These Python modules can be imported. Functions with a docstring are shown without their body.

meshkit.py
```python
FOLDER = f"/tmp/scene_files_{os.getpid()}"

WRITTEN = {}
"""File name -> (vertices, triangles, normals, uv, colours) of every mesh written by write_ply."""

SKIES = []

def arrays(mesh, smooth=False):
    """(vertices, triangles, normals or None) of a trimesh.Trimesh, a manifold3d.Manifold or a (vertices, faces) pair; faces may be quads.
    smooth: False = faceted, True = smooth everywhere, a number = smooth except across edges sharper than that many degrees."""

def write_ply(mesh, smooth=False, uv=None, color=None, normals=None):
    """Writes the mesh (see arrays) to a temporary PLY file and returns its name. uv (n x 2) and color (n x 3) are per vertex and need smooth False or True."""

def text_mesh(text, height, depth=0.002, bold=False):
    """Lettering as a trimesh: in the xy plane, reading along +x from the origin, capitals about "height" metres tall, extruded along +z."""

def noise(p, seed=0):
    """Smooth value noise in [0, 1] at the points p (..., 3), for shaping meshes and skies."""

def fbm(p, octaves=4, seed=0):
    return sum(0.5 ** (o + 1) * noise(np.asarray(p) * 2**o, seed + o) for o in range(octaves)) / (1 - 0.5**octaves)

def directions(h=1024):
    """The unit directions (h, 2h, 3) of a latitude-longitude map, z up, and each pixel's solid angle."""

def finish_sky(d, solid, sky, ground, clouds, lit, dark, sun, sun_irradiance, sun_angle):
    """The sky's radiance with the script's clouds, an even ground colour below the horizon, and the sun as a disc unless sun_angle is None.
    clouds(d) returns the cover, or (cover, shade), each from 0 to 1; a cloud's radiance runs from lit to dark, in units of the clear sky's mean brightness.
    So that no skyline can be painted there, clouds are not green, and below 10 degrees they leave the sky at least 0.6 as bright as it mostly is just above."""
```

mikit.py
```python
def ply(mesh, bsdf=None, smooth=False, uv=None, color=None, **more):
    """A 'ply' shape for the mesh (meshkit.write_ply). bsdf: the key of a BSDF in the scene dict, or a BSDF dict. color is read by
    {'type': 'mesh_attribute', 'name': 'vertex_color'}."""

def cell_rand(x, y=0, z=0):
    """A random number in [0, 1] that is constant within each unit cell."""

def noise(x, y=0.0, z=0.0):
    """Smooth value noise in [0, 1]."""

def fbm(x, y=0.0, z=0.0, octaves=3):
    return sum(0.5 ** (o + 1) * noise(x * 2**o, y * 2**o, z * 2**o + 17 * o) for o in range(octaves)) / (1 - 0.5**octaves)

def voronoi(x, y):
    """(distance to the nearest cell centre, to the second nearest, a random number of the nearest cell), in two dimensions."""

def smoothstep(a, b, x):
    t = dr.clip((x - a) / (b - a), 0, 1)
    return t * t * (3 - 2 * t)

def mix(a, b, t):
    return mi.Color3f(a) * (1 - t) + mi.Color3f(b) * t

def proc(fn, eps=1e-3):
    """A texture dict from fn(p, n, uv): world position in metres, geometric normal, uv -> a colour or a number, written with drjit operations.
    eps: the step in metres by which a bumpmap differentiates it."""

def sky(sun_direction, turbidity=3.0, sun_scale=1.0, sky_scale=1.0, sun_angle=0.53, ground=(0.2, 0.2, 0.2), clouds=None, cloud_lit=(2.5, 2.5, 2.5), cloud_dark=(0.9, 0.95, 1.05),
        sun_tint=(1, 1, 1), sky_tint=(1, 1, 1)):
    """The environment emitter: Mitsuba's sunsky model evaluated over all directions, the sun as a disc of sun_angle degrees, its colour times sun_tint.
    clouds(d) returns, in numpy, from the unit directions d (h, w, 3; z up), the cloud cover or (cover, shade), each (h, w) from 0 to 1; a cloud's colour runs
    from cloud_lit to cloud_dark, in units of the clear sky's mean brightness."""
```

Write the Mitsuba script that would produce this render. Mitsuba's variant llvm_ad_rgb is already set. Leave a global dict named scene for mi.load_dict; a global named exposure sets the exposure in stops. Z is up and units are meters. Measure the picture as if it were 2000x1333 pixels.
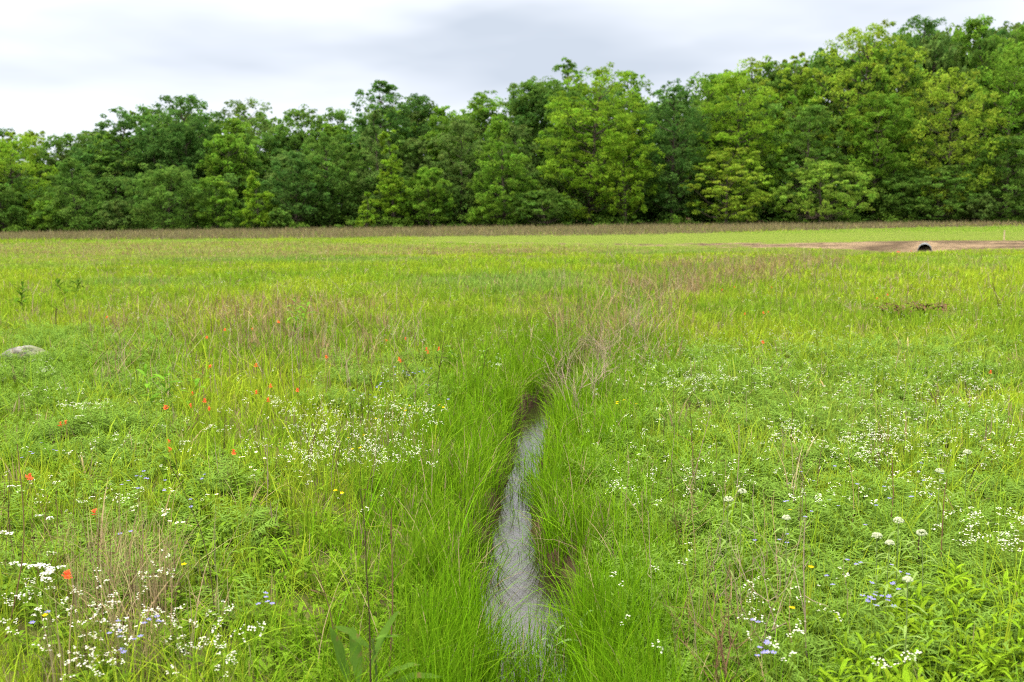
import math
import numpy as np, trimesh, shapely
import mitsuba as mi, mikit, meshkit

T = mi.ScalarTransform4f
scene, labels = {}, {}

# ------------------------------------------------------------------ camera
CAM_H, FPX, HORIZ, ROLL = 1.62, 1944.0, 407.0, math.atan(0.0105)   # eye height, focal length in photo pixels, horizon row, tilt
PITCH = math.atan((666.5 - HORIZ) / FPX)
_f0 = np.array([0, math.cos(PITCH), -math.sin(PITCH)])
_u0 = np.array([0, math.sin(PITCH), math.cos(PITCH)])
_r0 = np.array([1.0, 0, 0])
UPV = _u0 * math.cos(ROLL) + _r0 * math.sin(ROLL)
RGT = _r0 * math.cos(ROLL) - _u0 * math.sin(ROLL)
EYE = np.array([0, 0, CAM_H])
scene['camera'] = {'type': 'thinlens', 'to_world': T().look_at(origin=EYE.tolist(), target=(EYE + _f0).tolist(), up=UPV.tolist()),
                   'fov': math.degrees(2 * math.atan(1000 / FPX)), 'fov_axis': 'x', 'aperture_radius': 0.0054, 'focus_distance': 5.2,
                   'near_clip': 0.05, 'far_clip': 6000.0}
exposure = 3.32

# ------------------------------------------------------------------ sky
SUN = np.array([-0.45, -0.25, 1.0])


def clouds(d):
    """A full overcast: dark and bright streaks low down, brighter towards the zenith as overcast skies are."""
    az = np.arctan2(d[..., 0], d[..., 1])
    el = np.arcsin(np.clip(d[..., 2], -1, 1))
    q = np.stack([az * 3.0, el * 13.0, az * 0 + 3.1], -1)
    n = meshkit.fbm(q, 5, 11) + 0.35 * (meshkit.fbm(q * np.array([0.9, 0.7, 1]) + 7.7, 4, 5) - 0.5)
    n = n + 0.30 * (meshkit.fbm(np.stack([az * 9 + 2.0 * n, el * 34, az * 0 + 9.2], -1), 4, 8) - 0.5)
    dark = 0.40 * np.exp(-((az - 0.03) / 0.17) ** 2 - ((el - 0.16) / 0.10) ** 2) + 0.42 * np.exp(-((az - 0.15) / 0.12) ** 2 - ((el - 0.125) / 0.03) ** 2)
    dark += 0.22 * np.exp(-((az + 0.30) / 0.2) ** 2 - ((el - 0.115) / 0.022) ** 2)
    bright = 0.45 * np.exp(-((az + 0.42) / 0.24) ** 2 - ((el - 0.19) / 0.08) ** 2)
    tone = np.clip(0.20 + 2.5 * (n - 0.5) + dark - bright, 0, 1)           # 0 = white cloud, 1 = blue grey
    low = 0.86 + 0.14 * tone
    up = meshkit_s(0.19, 0.66, np.sin(np.maximum(el, 0)))
    return 1.0, low * (1 - up)


def meshkit_s(a, b, x):
    t = np.clip((x - a) / (b - a), 0, 1)
    return t * t * (3 - 2 * t)


smooth = meshkit_s
scene['sky'] = mikit.sky(SUN.tolist(), turbidity=4, sun_scale=0.30, sun_angle=24, clouds=clouds, cloud_lit=(3.30, 3.20, 3.10), cloud_dark=(0.64, 0.715, 0.83),
                         ground=(0.12, 0.16, 0.05))

# ------------------------------------------------------------------ helpers


def ray(px, py):
    px, py = np.asarray(px, float), np.asarray(py, float)
    return _f0 + RGT * ((px - 1000) / FPX)[..., None] + UPV * ((666.5 - py) / FPX)[..., None]


def G(px, py, z=0.0):
    """Where the line of sight through a photo pixel meets the height z: a world point (x, y)."""
    d = ray(px, py)
    t = (z - CAM_H) / np.minimum(d[..., 2], -1e-4)
    return (EYE + d * t[..., None])[..., :2]


def Gl(pts, z=0.0):
    a = np.array(pts, float)
    return G(a[:, 0], a[:, 1], z)


def at_depth(px, py, depth):
    d = ray(px, py)
    return EYE + d * (depth / d[..., 1])[..., None]


def N2(x, y, s, seed=0, o=3):
    return meshkit.fbm(np.stack([np.asarray(x) * s, np.asarray(y) * s, np.zeros_like(x) + 0.37], -1), o, seed)


def ref(k):
    return {'type': 'ref', 'id': k}


def numbered(name):
    if name not in labels and not any(k == name or k.startswith(name + '__') for k in _used):
        _used.add(name)
        return name
    i = 1
    while f'{name}_{i:03d}' in _used:
        i += 1
    _used.add(f'{name}_{i:03d}')
    return f'{name}_{i:03d}'


_used = set()


def tag(key, label, cat=None, group=None, kind=None):
    labels[key] = {'label': label}
    if cat: labels[key]['category'] = cat
    if group: labels[key]['group'] = group
    if kind: labels[key]['kind'] = kind


VC = {'type': 'mesh_attribute', 'name': 'vertex_color'}


def vply(v, f, c, bsdf, smooth=False):
    return mikit.ply((v, f), bsdf, smooth=smooth, color=np.clip(c, 0.002, 0.95))


class Acc:
    """Collects vertices, triangles and colours into one mesh."""

    def __init__(self):
        self.v, self.f, self.c, self.n = [], [], [], 0

    def add(self, v, f, c):
        v = np.asarray(v, float).reshape(-1, 3)
        c = np.broadcast_to(np.asarray(c, float), (len(v), 3))
        self.v.append(v); self.f.append(np.asarray(f, int) + self.n); self.c.append(c); self.n += len(v)

    def get(self):
        return np.vstack(self.v), np.vstack(self.f), np.vstack(self.c)

    def ply(self, bsdf, smooth=False):
        return vply(*self.get(), bsdf, smooth)


def tube(pts, rad, sides=5):
    p = np.asarray(pts, float)
    t = np.gradient(p, axis=0)
    t /= np.linalg.norm(t, axis=1, keepdims=True) + 1e-12
    a = np.cross(t, np.where(np.abs(t[:, 2:]) < 0.9, [0, 0, 1.0], [1.0, 0, 0]))
    a /= np.linalg.norm(a, axis=1, keepdims=True) + 1e-12
    b, ang = np.cross(t, a), np.arange(sides) * 2 * np.pi / sides
    rad = np.broadcast_to(rad, (len(p),))
    v = p[:, None] + rad[:, None, None] * (np.cos(ang)[None, :, None] * a[:, None] + np.sin(ang)[None, :, None] * b[:, None])
    i, j = np.meshgrid(np.arange(len(p) - 1), np.arange(sides), indexing='ij')
    q = np.stack([i * sides + j, i * sides + (j + 1) % sides, (i + 1) * sides + (j + 1) % sides, (i + 1) * sides + j], -1).reshape(-1, 4)
    return v.reshape(-1, 3), np.vstack([q[:, [0, 1, 2]], q[:, [0, 2, 3]]])


def nrm(a):
    return a / (np.linalg.norm(a, axis=-1, keepdims=True) + 1e-12)


# ------------------------------------------------------------------ materials
def soil_fn(p, n, uv):
    a = mikit.fbm(p.x * 0.9, p.y * 0.9, 0.0, 4)
    b = mikit.fbm(p.x * 14, p.y * 14, 3.0, 3)
    green = mikit.mix([0.085, 0.115, 0.022], [0.12, 0.135, 0.035], a)
    brown = mikit.mix([0.055, 0.042, 0.024], [0.12, 0.095, 0.055], b)
    k = mikit.smoothstep(0.35, 0.7, b * 0.6 + a * 0.4)
    meadow = mikit.mix(brown, green, 0.35 + 0.6 * k)
    litter = mikit.mix([0.035, 0.026, 0.016], [0.075, 0.055, 0.032], b)
    meadow = mikit.mix(meadow, mikit.mix([0.11, 0.175, 0.022], [0.145, 0.20, 0.035], b), 0.6 * mikit.smoothstep(34.0, 44.0, p.y))
    meadow = mikit.mix(meadow, [0.105, 0.080, 0.052], mikit.smoothstep(66.0, 71.0, p.y + 4.0 * (a - 0.5)))
    mud = mikit.mix([0.030, 0.021, 0.013], [0.070, 0.050, 0.030], b)
    meadow = mikit.mix(mud, meadow, mikit.smoothstep(-0.21, -0.13, p.z))
    wood = mikit.smoothstep(82.0, 86.0, p.y + 3.0 * (a - 0.5))
    return mikit.mix(meadow, litter, wood)


def dirt_fn(p, n, uv):
    a = mikit.fbm(p.x * 0.5, p.y * 1.1, 2.0, 4)
    b = mikit.fbm(p.x * 6, p.y * 6, p.z * 6, 3)
    c = mikit.mix([0.080, 0.060, 0.040], [0.200, 0.150, 0.095], mikit.smoothstep(0.3, 0.7, a))
    return c * (0.45 + 1.0 * b)


def bark_fn(p, n, uv):
    a = mikit.fbm(p.x * 7, p.y * 7, p.z * 1.6, 3)
    return mikit.mix([0.045, 0.036, 0.027], [0.13, 0.11, 0.09], a)


def rock_fn(p, n, uv):
    a = mikit.fbm(p.x * 9, p.y * 9, p.z * 9, 4)
    b = mikit.fbm(p.x * 3, p.y * 3, p.z * 3 + 5, 3)
    c = mikit.mix([0.06, 0.058, 0.05], [0.22, 0.215, 0.20], mikit.smoothstep(0.3, 0.65, a))
    return mikit.mix(c, [0.16, 0.18, 0.10], mikit.smoothstep(0.55, 0.72, b))


def leafy(trans, rough=0.5, spec=1.42):
    return {'type': 'principledthin', 'base_color': VC, 'roughness': rough, 'diff_trans': trans, 'eta': spec}


scene['mat_soil'] = {'type': 'twosided', 'b': {'type': 'bumpmap', 'a': mikit.proc(lambda p, n, uv: 0.02 * mikit.fbm(p.x * 22, p.y * 22, 0.0, 3), 0.004), 'scale': 1.0,
                                               'b': {'type': 'diffuse', 'reflectance': mikit.proc(soil_fn)}}}
scene['mat_dirt'] = {'type': 'twosided', 'b': {'type': 'diffuse', 'reflectance': mikit.proc(dirt_fn)}}
scene['mat_bark'] = {'type': 'twosided', 'b': {'type': 'diffuse', 'reflectance': mikit.proc(bark_fn)}}
scene['mat_rock'] = {'type': 'twosided', 'b': {'type': 'diffuse', 'reflectance': mikit.proc(rock_fn)}}
scene['mat_blade'] = leafy(0.5, 0.55, 1.33)
scene['mat_leaf'] = leafy(1.1, 0.5, 1.38)
scene['mat_petal'] = leafy(0.7, 0.8, 1.3)
scene['mat_dry'] = {'type': 'twosided', 'b': {'type': 'diffuse', 'reflectance': VC}}
scene['mat_water'] = {'type': 'twosided', 'b': {'type': 'bumpmap', 'a': mikit.proc(lambda p, n, uv: 0.0002 * mikit.fbm(p.x * 9, p.y * 6, 0.0, 2), 0.003), 'scale': 1.0,
                      'b': {'type': 'principled', 'base_color': {'type': 'rgb', 'value': [0.016, 0.012, 0.007]}, 'roughness': 0.09, 'specular': 1.0}}}
scene['mat_galvanised'] = {'type': 'twosided', 'b': {'type': 'principled', 'base_color': mikit.proc(lambda p, n, uv: mikit.mix([0.09, 0.10, 0.105], [0.20, 0.21, 0.22], mikit.fbm(p.x * 8, p.y * 8, p.z * 8, 3))), 'roughness': 0.5, 'metallic': 0.35}}
scene['mat_wood'] = {'type': 'twosided', 'b': {'type': 'diffuse', 'reflectance': mikit.proc(lambda p, n, uv: mikit.mix([0.36, 0.28, 0.17], [0.55, 0.46, 0.32], mikit.fbm(p.x * 60, p.y * 60, p.z * 6, 3)))}}

# ------------------------------------------------------------------ the lie of the land
WATER_Z = -0.29
DITCH = np.vstack([[[-0.05, -4.0], [0.02, 2.0]], Gl([(1038, 1300), (1030, 1230), (1022, 1160), (1003, 1100), (1000, 1050), (1008, 1000), (1020, 950), (1028, 900), (1036, 850), (1052, 815), (1078, 785), (1110, 768)], WATER_Z),
                   Gl([(1142, 715), (1168, 655), (1200, 600), (1290, 545), (1450, 515), (1640, 500), (1806, 490)], -0.1)])
_seg = np.linalg.norm(np.diff(DITCH, axis=0), axis=1)
_cum = np.concatenate([[0], np.cumsum(_seg)])
BEND_S = _cum[12]        # about where the open water ends
END_S = _cum[-1]


def ditch(x, y):
    """(distance to the ditch's centre line, length along it)"""
    p = np.stack([np.asarray(x, float).ravel(), np.asarray(y, float).ravel()], -1)
    best, s = np.full(len(p), 1e9), np.zeros(len(p))
    for i in range(len(DITCH) - 1):
        a, ab = DITCH[i], DITCH[i + 1] - DITCH[i]
        t = np.clip(((p - a) @ ab) / (ab @ ab), 0, 1)
        d = np.linalg.norm(p - a - t[:, None] * ab, axis=1)
        m = d < best
        best[m], s[m] = d[m], (_cum[i] + t * _seg[i])[m]
    return best.reshape(np.shape(x)), s.reshape(np.shape(x))


HW_S = np.concatenate([[0.0], _cum[2:14]])
HW_W = np.array([0.20, 0.18, 0.205, 0.205, 0.15, 0.125, 0.10, 0.105, 0.11, 0.11, 0.125, 0.16, 0.16])


def half_width(x, y):
    return np.interp(ditch(x, y)[1], HW_S, HW_W) + 0.22 * (N2(x, y, 3.2, 3, 3) - 0.5) + 0.16 * (N2(x + 7.3, y, 7.0, 13, 2) - 0.5)


TRACK_F = Gl([(2600, 494), (2300, 492), (1995, 488), (1850, 488), (1700, 487), (1400, 485), (1200, 482), (1000, 478), (820, 474.5)])
TRACK_B = Gl([(2600, 462), (2300, 464), (1995, 468.5), (1850, 470), (1700, 471.5), (1400, 474), (1200, 474.5), (1000, 472.5), (820, 471)])
TRACK_POLY = shapely.Polygon(np.vstack([TRACK_F, TRACK_B[::-1]]))


def zg(x, y):
    x, y = np.asarray(x, float), np.asarray(y, float)
    d, s = ditch(x, y)
    r = np.hypot(x, y)
    und = 0.10 * (N2(x, y, 0.16, 21, 2) - 0.5) * smooth(4, 14, r) + 0.05 * (N2(x, y, 0.9, 22, 3) - 0.5)
    und *= 1 - 0.5 * smooth(25, 60, r)
    after = smooth(BEND_S + 0.3, BEND_S + 4.0, s)
    hw = half_width(x, y)
    ch = 0.24 * (1 - smooth(hw - 0.08, hw + 0.10, d)) * (1 - 0.8 * after)
    sw = 0.19 * np.exp(-(d / (1.0 + 0.5 * after)) ** 2) * (1 - 0.3 * after)
    tail = 1 - smooth(END_S - 1.0, END_S, s)
    return und * (1 - 0.8 * np.exp(-(d / 0.6) ** 2)) - (ch + sw) * np.where(s > END_S - 1.01, tail, 1)


def grid_mesh(xs, ys, zf):
    X, Y = np.meshgrid(xs, ys)
    Z = zf(X, Y)
    v = np.stack([X, Y, Z], -1).reshape(-1, 3)
    i, j = np.meshgrid(np.arange(len(ys) - 1), np.arange(len(xs) - 1), indexing='ij')
    a = (i * len(xs) + j).ravel()
    f = np.vstack([np.stack([a, a + 1, a + len(xs) + 1], -1), np.stack([a, a + len(xs) + 1, a + len(xs)], -1)])
    return v, f


xs = 0.35 * np.sinh(np.linspace(-9.1, 9.1, 240)) + 0.12
ys = np.concatenate([-2000 + 1995 * np.linspace(0, 1, 8) ** 0.4, np.linspace(-3, 2.5, 16), np.arange(2.6, 9.5, 0.06), np.arange(9.5, 20, 0.15), np.arange(20, 50, 0.5), np.geomspace(50, 2500, 40)])
scene['ground'] = mikit.ply(grid_mesh(xs, ys, zg), 'mat_soil', smooth=True)
tag('ground', 'flat meadow ground of soil and thatch under the grass', kind='structure')

# the water lying in the ditch
rows = []
for s_ in np.arange(3.5, BEND_S + 0.9, 0.12):
    p = np.array([np.interp(s_, _cum, DITCH[:, 0]), np.interp(s_, _cum, DITCH[:, 1])])
    q = np.array([np.interp(s_ + 0.1, _cum, DITCH[:, 0]), np.interp(s_ + 0.1, _cum, DITCH[:, 1])])
    t = nrm(q - p); side = np.array([t[1], -t[0]])
    rows.append([[*(p + side * w), WATER_Z] for w in (-0.34, -0.11, 0.11, 0.34)])
rows = np.array(rows)
v = rows.reshape(-1, 3)
i, j = np.meshgrid(np.arange(len(rows) - 1), np.arange(3), indexing='ij')
a = (i * 4 + j).ravel()
f = np.vstack([np.stack([a, a + 1, a + 5], -1), np.stack([a, a + 5, a + 4], -1)])
scene['water'] = mikit.ply((v, f), 'mat_water', smooth=True)
tag('water', 'narrow strip of still shallow water in the ditch, mirroring the sky', kind='structure')

# the dirt track
u = np.linspace(0, 1, 260)
k = np.linspace(0, 1, len(TRACK_F))
F = np.stack([np.interp(u, k, TRACK_F[:, c]) for c in (0, 1)], -1)
B = np.stack([np.interp(u, k, TRACK_B[:, c]) for c in (0, 1)], -1)
w = np.linspace(-0.06, 1.06, 28)
P = F[:, None] * (1 - w[None, :, None]) + B[:, None] * w[None, :, None]
PIPE = G(1806, 488)
wob = 0.9 * (N2(P[..., 0], P[..., 1], 0.5, 31, 3) - 0.5)
P[..., 1] += wob * 1.2
hump = np.clip(np.sin(np.clip(w, 0, 1) * np.pi), 0, 1) ** 0.6
PU = PIPE / np.linalg.norm(PIPE)
lat, lon = P[..., 0] * PU[1] - P[..., 1] * PU[0], P[..., 0] * PU[0] + P[..., 1] * PU[1] - np.linalg.norm(PIPE)
near_pipe = np.exp(-(lat / 0.9) ** 2)
z = zg(P[..., 0], P[..., 1]) - 0.03 + hump[None] * (0.025 + 0.07 * np.exp(-(lat / 4.0) ** 2))
z += 0.26 * near_pipe * smooth(0.25, 0.65, lon) * np.maximum(hump[None], 0.6) * (1 - smooth(1.8, 3.2, lon))
z += hump[None] * (0.09 * (N2(P[..., 0], P[..., 1], 1.1, 32, 4) - 0.45) * smooth(3, 9, P[..., 0]) + 0.09 * (N2(P[..., 0], P[..., 1], 3.0, 33, 3) - 0.5))
v = np.dstack([P, z]).reshape(-1, 3)
i, j = np.meshgrid(np.arange(len(u) - 1), np.arange(len(w) - 1), indexing='ij')
a = (i * len(w) + j).ravel()
f = np.vstack([np.stack([a, a + len(w) + 1, a + 1], -1), np.stack([a, a + len(w), a + len(w) + 1], -1)])
scene['dirt_track'] = mikit.ply((v, f), 'mat_dirt', smooth=True)
tag('dirt_track', 'bare reddish brown dirt track crossing the far side of the meadow', kind='structure')

# ------------------------------------------------------------------ grass
PURPLE = shapely.Polygon(Gl([(-700, 447), (0, 450), (500, 444), (960, 434), (1400, 432), (2000, 428), (2700, 420), (2700, 432), (2000, 440), (1700, 447), (1500, 452), (1250, 459), (960, 462), (640, 465), (300, 469), (0, 470), (-700, 478)]))
BROWN_FAR = shapely.Polygon(Gl([(-300, 482), (60, 476), (480, 473), (760, 480), (1150, 482), (1150, 494), (760, 500), (480, 499), (60, 500), (-300, 503)]))
BROWN_MID = shapely.Polygon(Gl([(1190, 560), (1290, 512), (1530, 497), (1660, 508), (1560, 538), (1320, 575)]))
BROWN_RED = shapely.Polygon(Gl([(400, 618), (480, 590), (640, 592), (730, 604), (720, 618), (560, 628)]))
BROWN_L = shapely.Polygon(Gl([(180, 650), (220, 605), (560, 612), (820, 670), (720, 715), (360, 680)]))
BROWN_FRONT = shapely.Polygon(Gl([(120, 1300), (170, 1050), (290, 1030), (370, 1120), (340, 1330)], 0.1))
BROWN_DITCH = shapely.Polygon(Gl([(1060, 690), (1120, 600), (1220, 560), (1290, 590), (1210, 680), (1120, 730)]))
MOWN = shapely.Polygon(np.vstack([TRACK_B, Gl([(820, 463), (1000, 461.5), (1250, 458.5), (1500, 452), (1700, 446), (2000, 440), (2600, 432)])]))

C_YEL = np.array([0.258, 0.365, 0.022]); C_MID = np.array([0.165, 0.292, 0.018]); C_BLU = np.array([0.155, 0.275, 0.065])
C_SEDGE = np.array([0.106, 0.240, 0.006]); C_BRN = np.array([0.255, 0.190, 0.100]); C_TAN = np.array([0.42, 0.34, 0.19]); C_PUR = np.array([0.195, 0.150, 0.105])


def blades(x, y, h, w, az, lean, col, segs, rng, tipcol=None):
    """Arching tapered blades as one mesh: x, y, h, w, az, lean, col per blade."""
    n = len(x)
    z = zg(x, y) - 0.02
    L = (segs * 2) + 1
    t = np.append(np.repeat(np.arange(segs) / segs, 2), 1.0)
    side = np.append(np.tile([-0.5, 0.5], segs), 0.0)
    d = np.stack([np.cos(az), np.sin(az)], -1)
    wa = az + np.pi / 2 + rng.normal(0, 0.7, n)
    wd = np.stack([np.cos(wa), np.sin(wa)], -1)
    out = (lean * h)[:, None] * (0.35 * t + 0.75 * t ** 2.2)[None]
    up = h[:, None] * (t - 0.28 * lean[:, None] * t ** 2.4 - 0.10 * lean[:, None] ** 2 * t ** 3)
    ww = w[:, None] * (side * (1 - 0.75 * t ** 1.6))[None]
    X = x[:, None] + d[:, :1] * out + wd[:, :1] * ww
    Y = y[:, None] + d[:, 1:] * out + wd[:, 1:] * ww
    v = np.stack([X, Y, z[:, None] + up], -1)
    f = []
    for i in range(segs - 1):
        f += [[2 * i, 2 * i + 1, 2 * i + 3], [2 * i, 2 * i + 3, 2 * i + 2]]
    f.append([2 * segs - 2, 2 * segs - 1, 2 * segs])
    f = (np.array(f)[None] + (np.arange(n) * L)[:, None, None]).reshape(-1, 3)
    c = np.repeat(col[:, None], L, 1)
    if tipcol is not None:
        c = c * (1 - t[None, :, None] ** 2 * 0.5) + tipcol[:, None] * (t[None, :, None] ** 2 * 0.5)
    return v.reshape(-1, 3), f, c.reshape(-1, 3)


def polar(n, r0, r1, k, half, rng):
    """n points in a sector before the camera, with a density falling as r^-k."""
    e = 2 - k
    r = (rng.random(n) * (r1 ** e - r0 ** e) + r0 ** e) ** (1 / e)
    a = rng.uniform(-half, half, n)
    return r * np.sin(a), r * np.cos(a)


def inside(poly, x, y, j=0.0, rng=None):
    if j:
        x, y = x + rng.normal(0, j, len(x)), y + rng.normal(0, j, len(y))
    return shapely.contains_xy(poly, x, y)


def field(rng, r0, r1, k, half, tufts, per, spread, wf, segs):
    """Meadow grass in tufts. wf(r) is a blade's width."""
    tx, ty = polar(tufts, r0, r1, k, half, rng)
    r = np.hypot(tx, ty)
    d, s = ditch(tx, ty)
    hw = half_width(tx, ty)
    keep = ~((d < hw + 0.05) & (s > 3.9) & (s < BEND_S + 1.2))
    if r1 > 30:
        keep &= ~inside(TRACK_POLY, tx, ty, 0.25, rng)
    tx, ty, d, s, r = tx[keep], ty[keep], d[keep], s[keep], r[keep]
    n = len(tx)
    jj = 0.03 * r
    p1 = N2(tx, ty, 0.45, 41, 3) + rng.normal(0, 0.05, n)
    p2 = N2(tx, ty, 0.22, 42, 3)
    p3 = N2(tx * 0.6, ty, 2.2, 43, 2)
    near_ditch = np.exp(-(d / 0.75) ** 2) * np.where(s > BEND_S + 2, 0.55, 1.0)
    m1, m2 = smooth(0.38, 0.62, p1), smooth(0.52, 0.68, p2) * 0.6
    col = C_MID * (1 - m1)[:, None] + C_YEL * m1[:, None]
    col = col * (1 - m2)[:, None] + C_BLU * m2[:, None]
    col = col * (0.78 + 0.44 * N2(tx, ty * 0.7, 0.10, 44, 2) + 0.22 * (N2(tx, ty, 1.3, 45, 2) - 0.5))[:, None]
    sedge = rng.random(n) < near_ditch * 1.15
    h = 0.05 + 0.15 * p3 + np.minimum(rng.gamma(1.6, 0.045, n), np.where(r > 12, 0.13, 0.24))
    h = np.where(sedge, 0.20 + 0.22 * rng.random(n) * (0.6 + 0.4 * near_ditch), h)
    col = np.where(sedge[:, None], C_SEDGE * (0.85 + 0.3 * m1[:, None]), col)
    lean = rng.gamma(3, 0.13, n)
    if r1 < 7:
        m = inside(BROWN_FRONT, tx, ty, 0.12, rng) & (rng.random(n) < 0.42)
        col = np.where(m[:, None], C_TAN * rng.uniform(0.4, 0.9, n)[:, None], col); h = np.where(m, rng.uniform(0.25, 0.45, n), h)
    if r1 > 14:
        far = r > 9
        def paint(poly, j, c, prob, hh=None):
            nonlocal col, h
            m = inside(poly, tx, ty, j, rng) & (rng.random(n) < prob) & far
            col = np.where(m[:, None], c * rng.uniform(0.75, 1.2, n)[:, None], col)
            if hh: h = np.where(m, rng.uniform(*hh, n), h)
        paint(BROWN_MID, 0.5, C_BRN * 0.95, 0.33, (0.22, 0.45))
        paint(BROWN_RED, 0.35, C_BRN * [0.95, 0.85, 0.85], 0.30, (0.2, 0.4))
        paint(BROWN_L, 0.4, C_BRN, 0.14, (0.2, 0.4))
        paint(BROWN_DITCH, 0.4, C_BRN, 0.15, (0.25, 0.55))
        paint(BROWN_FAR, 0.9, C_BRN, 0.40, (0.2, 0.42))
        if r1 > 60:
            m = inside(MOWN, tx, ty, 0.8, rng)
            h = np.where(m, rng.uniform(0.05, 0.10, n), h)
            col = np.where(m[:, None], C_MID * [1.0, 1.1, 1.3] * rng.uniform(0.9, 1.15, n)[:, None], col)
            paint(PURPLE, 0.8, C_PUR * 0.8, 0.82, (0.22, 0.46))
    dead = rng.random(n) < 0.06
    col = np.where(dead[:, None], C_TAN * rng.uniform(0.5, 0.9, n)[:, None], col)
    # blades of each tuft
    idx = np.repeat(np.arange(n), per)
    N = len(idx)
    a = rng.uniform(0, 2 * np.pi, N)
    q = spread * np.sqrt(rng.random(N)) * (1 + 0.06 * r[idx])
    x, y = tx[idx] + q * np.cos(a), ty[idx] + q * np.sin(a)
    az = a + rng.normal(0, 0.9, N)
    hb = h[idx] * rng.uniform(0.45, 1.25, N) * (1 - 0.5 * smooth(24, 38, r[idx]) * (1 - smooth(58, 66, r[idx])))
    lb = np.clip(lean[idx] + rng.normal(0, 0.16, N), 0.03, 1.3)
    cb = col[idx] * rng.uniform(0.72, 1.25, N)[:, None] * (1 + rng.normal(0, 0.06, (N, 3)))
    wb = wf(r[idx]) * rng.uniform(0.6, 1.35, N) * np.where((rng.random(N) < 0.2) & (r[idx] < 12), 1.8, 1.0) * np.where(sedge[idx], 0.8, 1.0)
    return blades(x, y, hb, wb, az, lb, cb, segs, rng, tipcol=cb * 0.6 + np.array([0.31, 0.40, 0.05]) * 0.4)


rng = np.random.default_rng(101)
acc = Acc()
acc.add(*field(rng, 2.0, 6.5, 0.6, 0.84, 5200, 13, 0.030, lambda r: 0.0036 + 0.0003 * r, 4))
acc.add(*field(rng, 6.5, 15, 1.0, 0.60, 9000, 10, 0.045, lambda r: 0.0026 + 0.00068 * r, 3))
acc.add(*field(rng, 15, 36, 1.2, 0.55, 16500, 8, 0.065, lambda r: 0.0020 + 0.00072 * r, 2))
acc.add(*field(rng, 36, 87, 1.2, 0.55, 30000, 7, 0.12, lambda r: 0.004 + 0.00070 * r, 1))
scene['meadow_grass'] = acc.ply('mat_blade')
tag('meadow_grass', 'fresh green meadow grass with brown dry patches covering the whole field', 'grass', kind='stuff')
print('meadow tris', len(acc.get()[1]))

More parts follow.
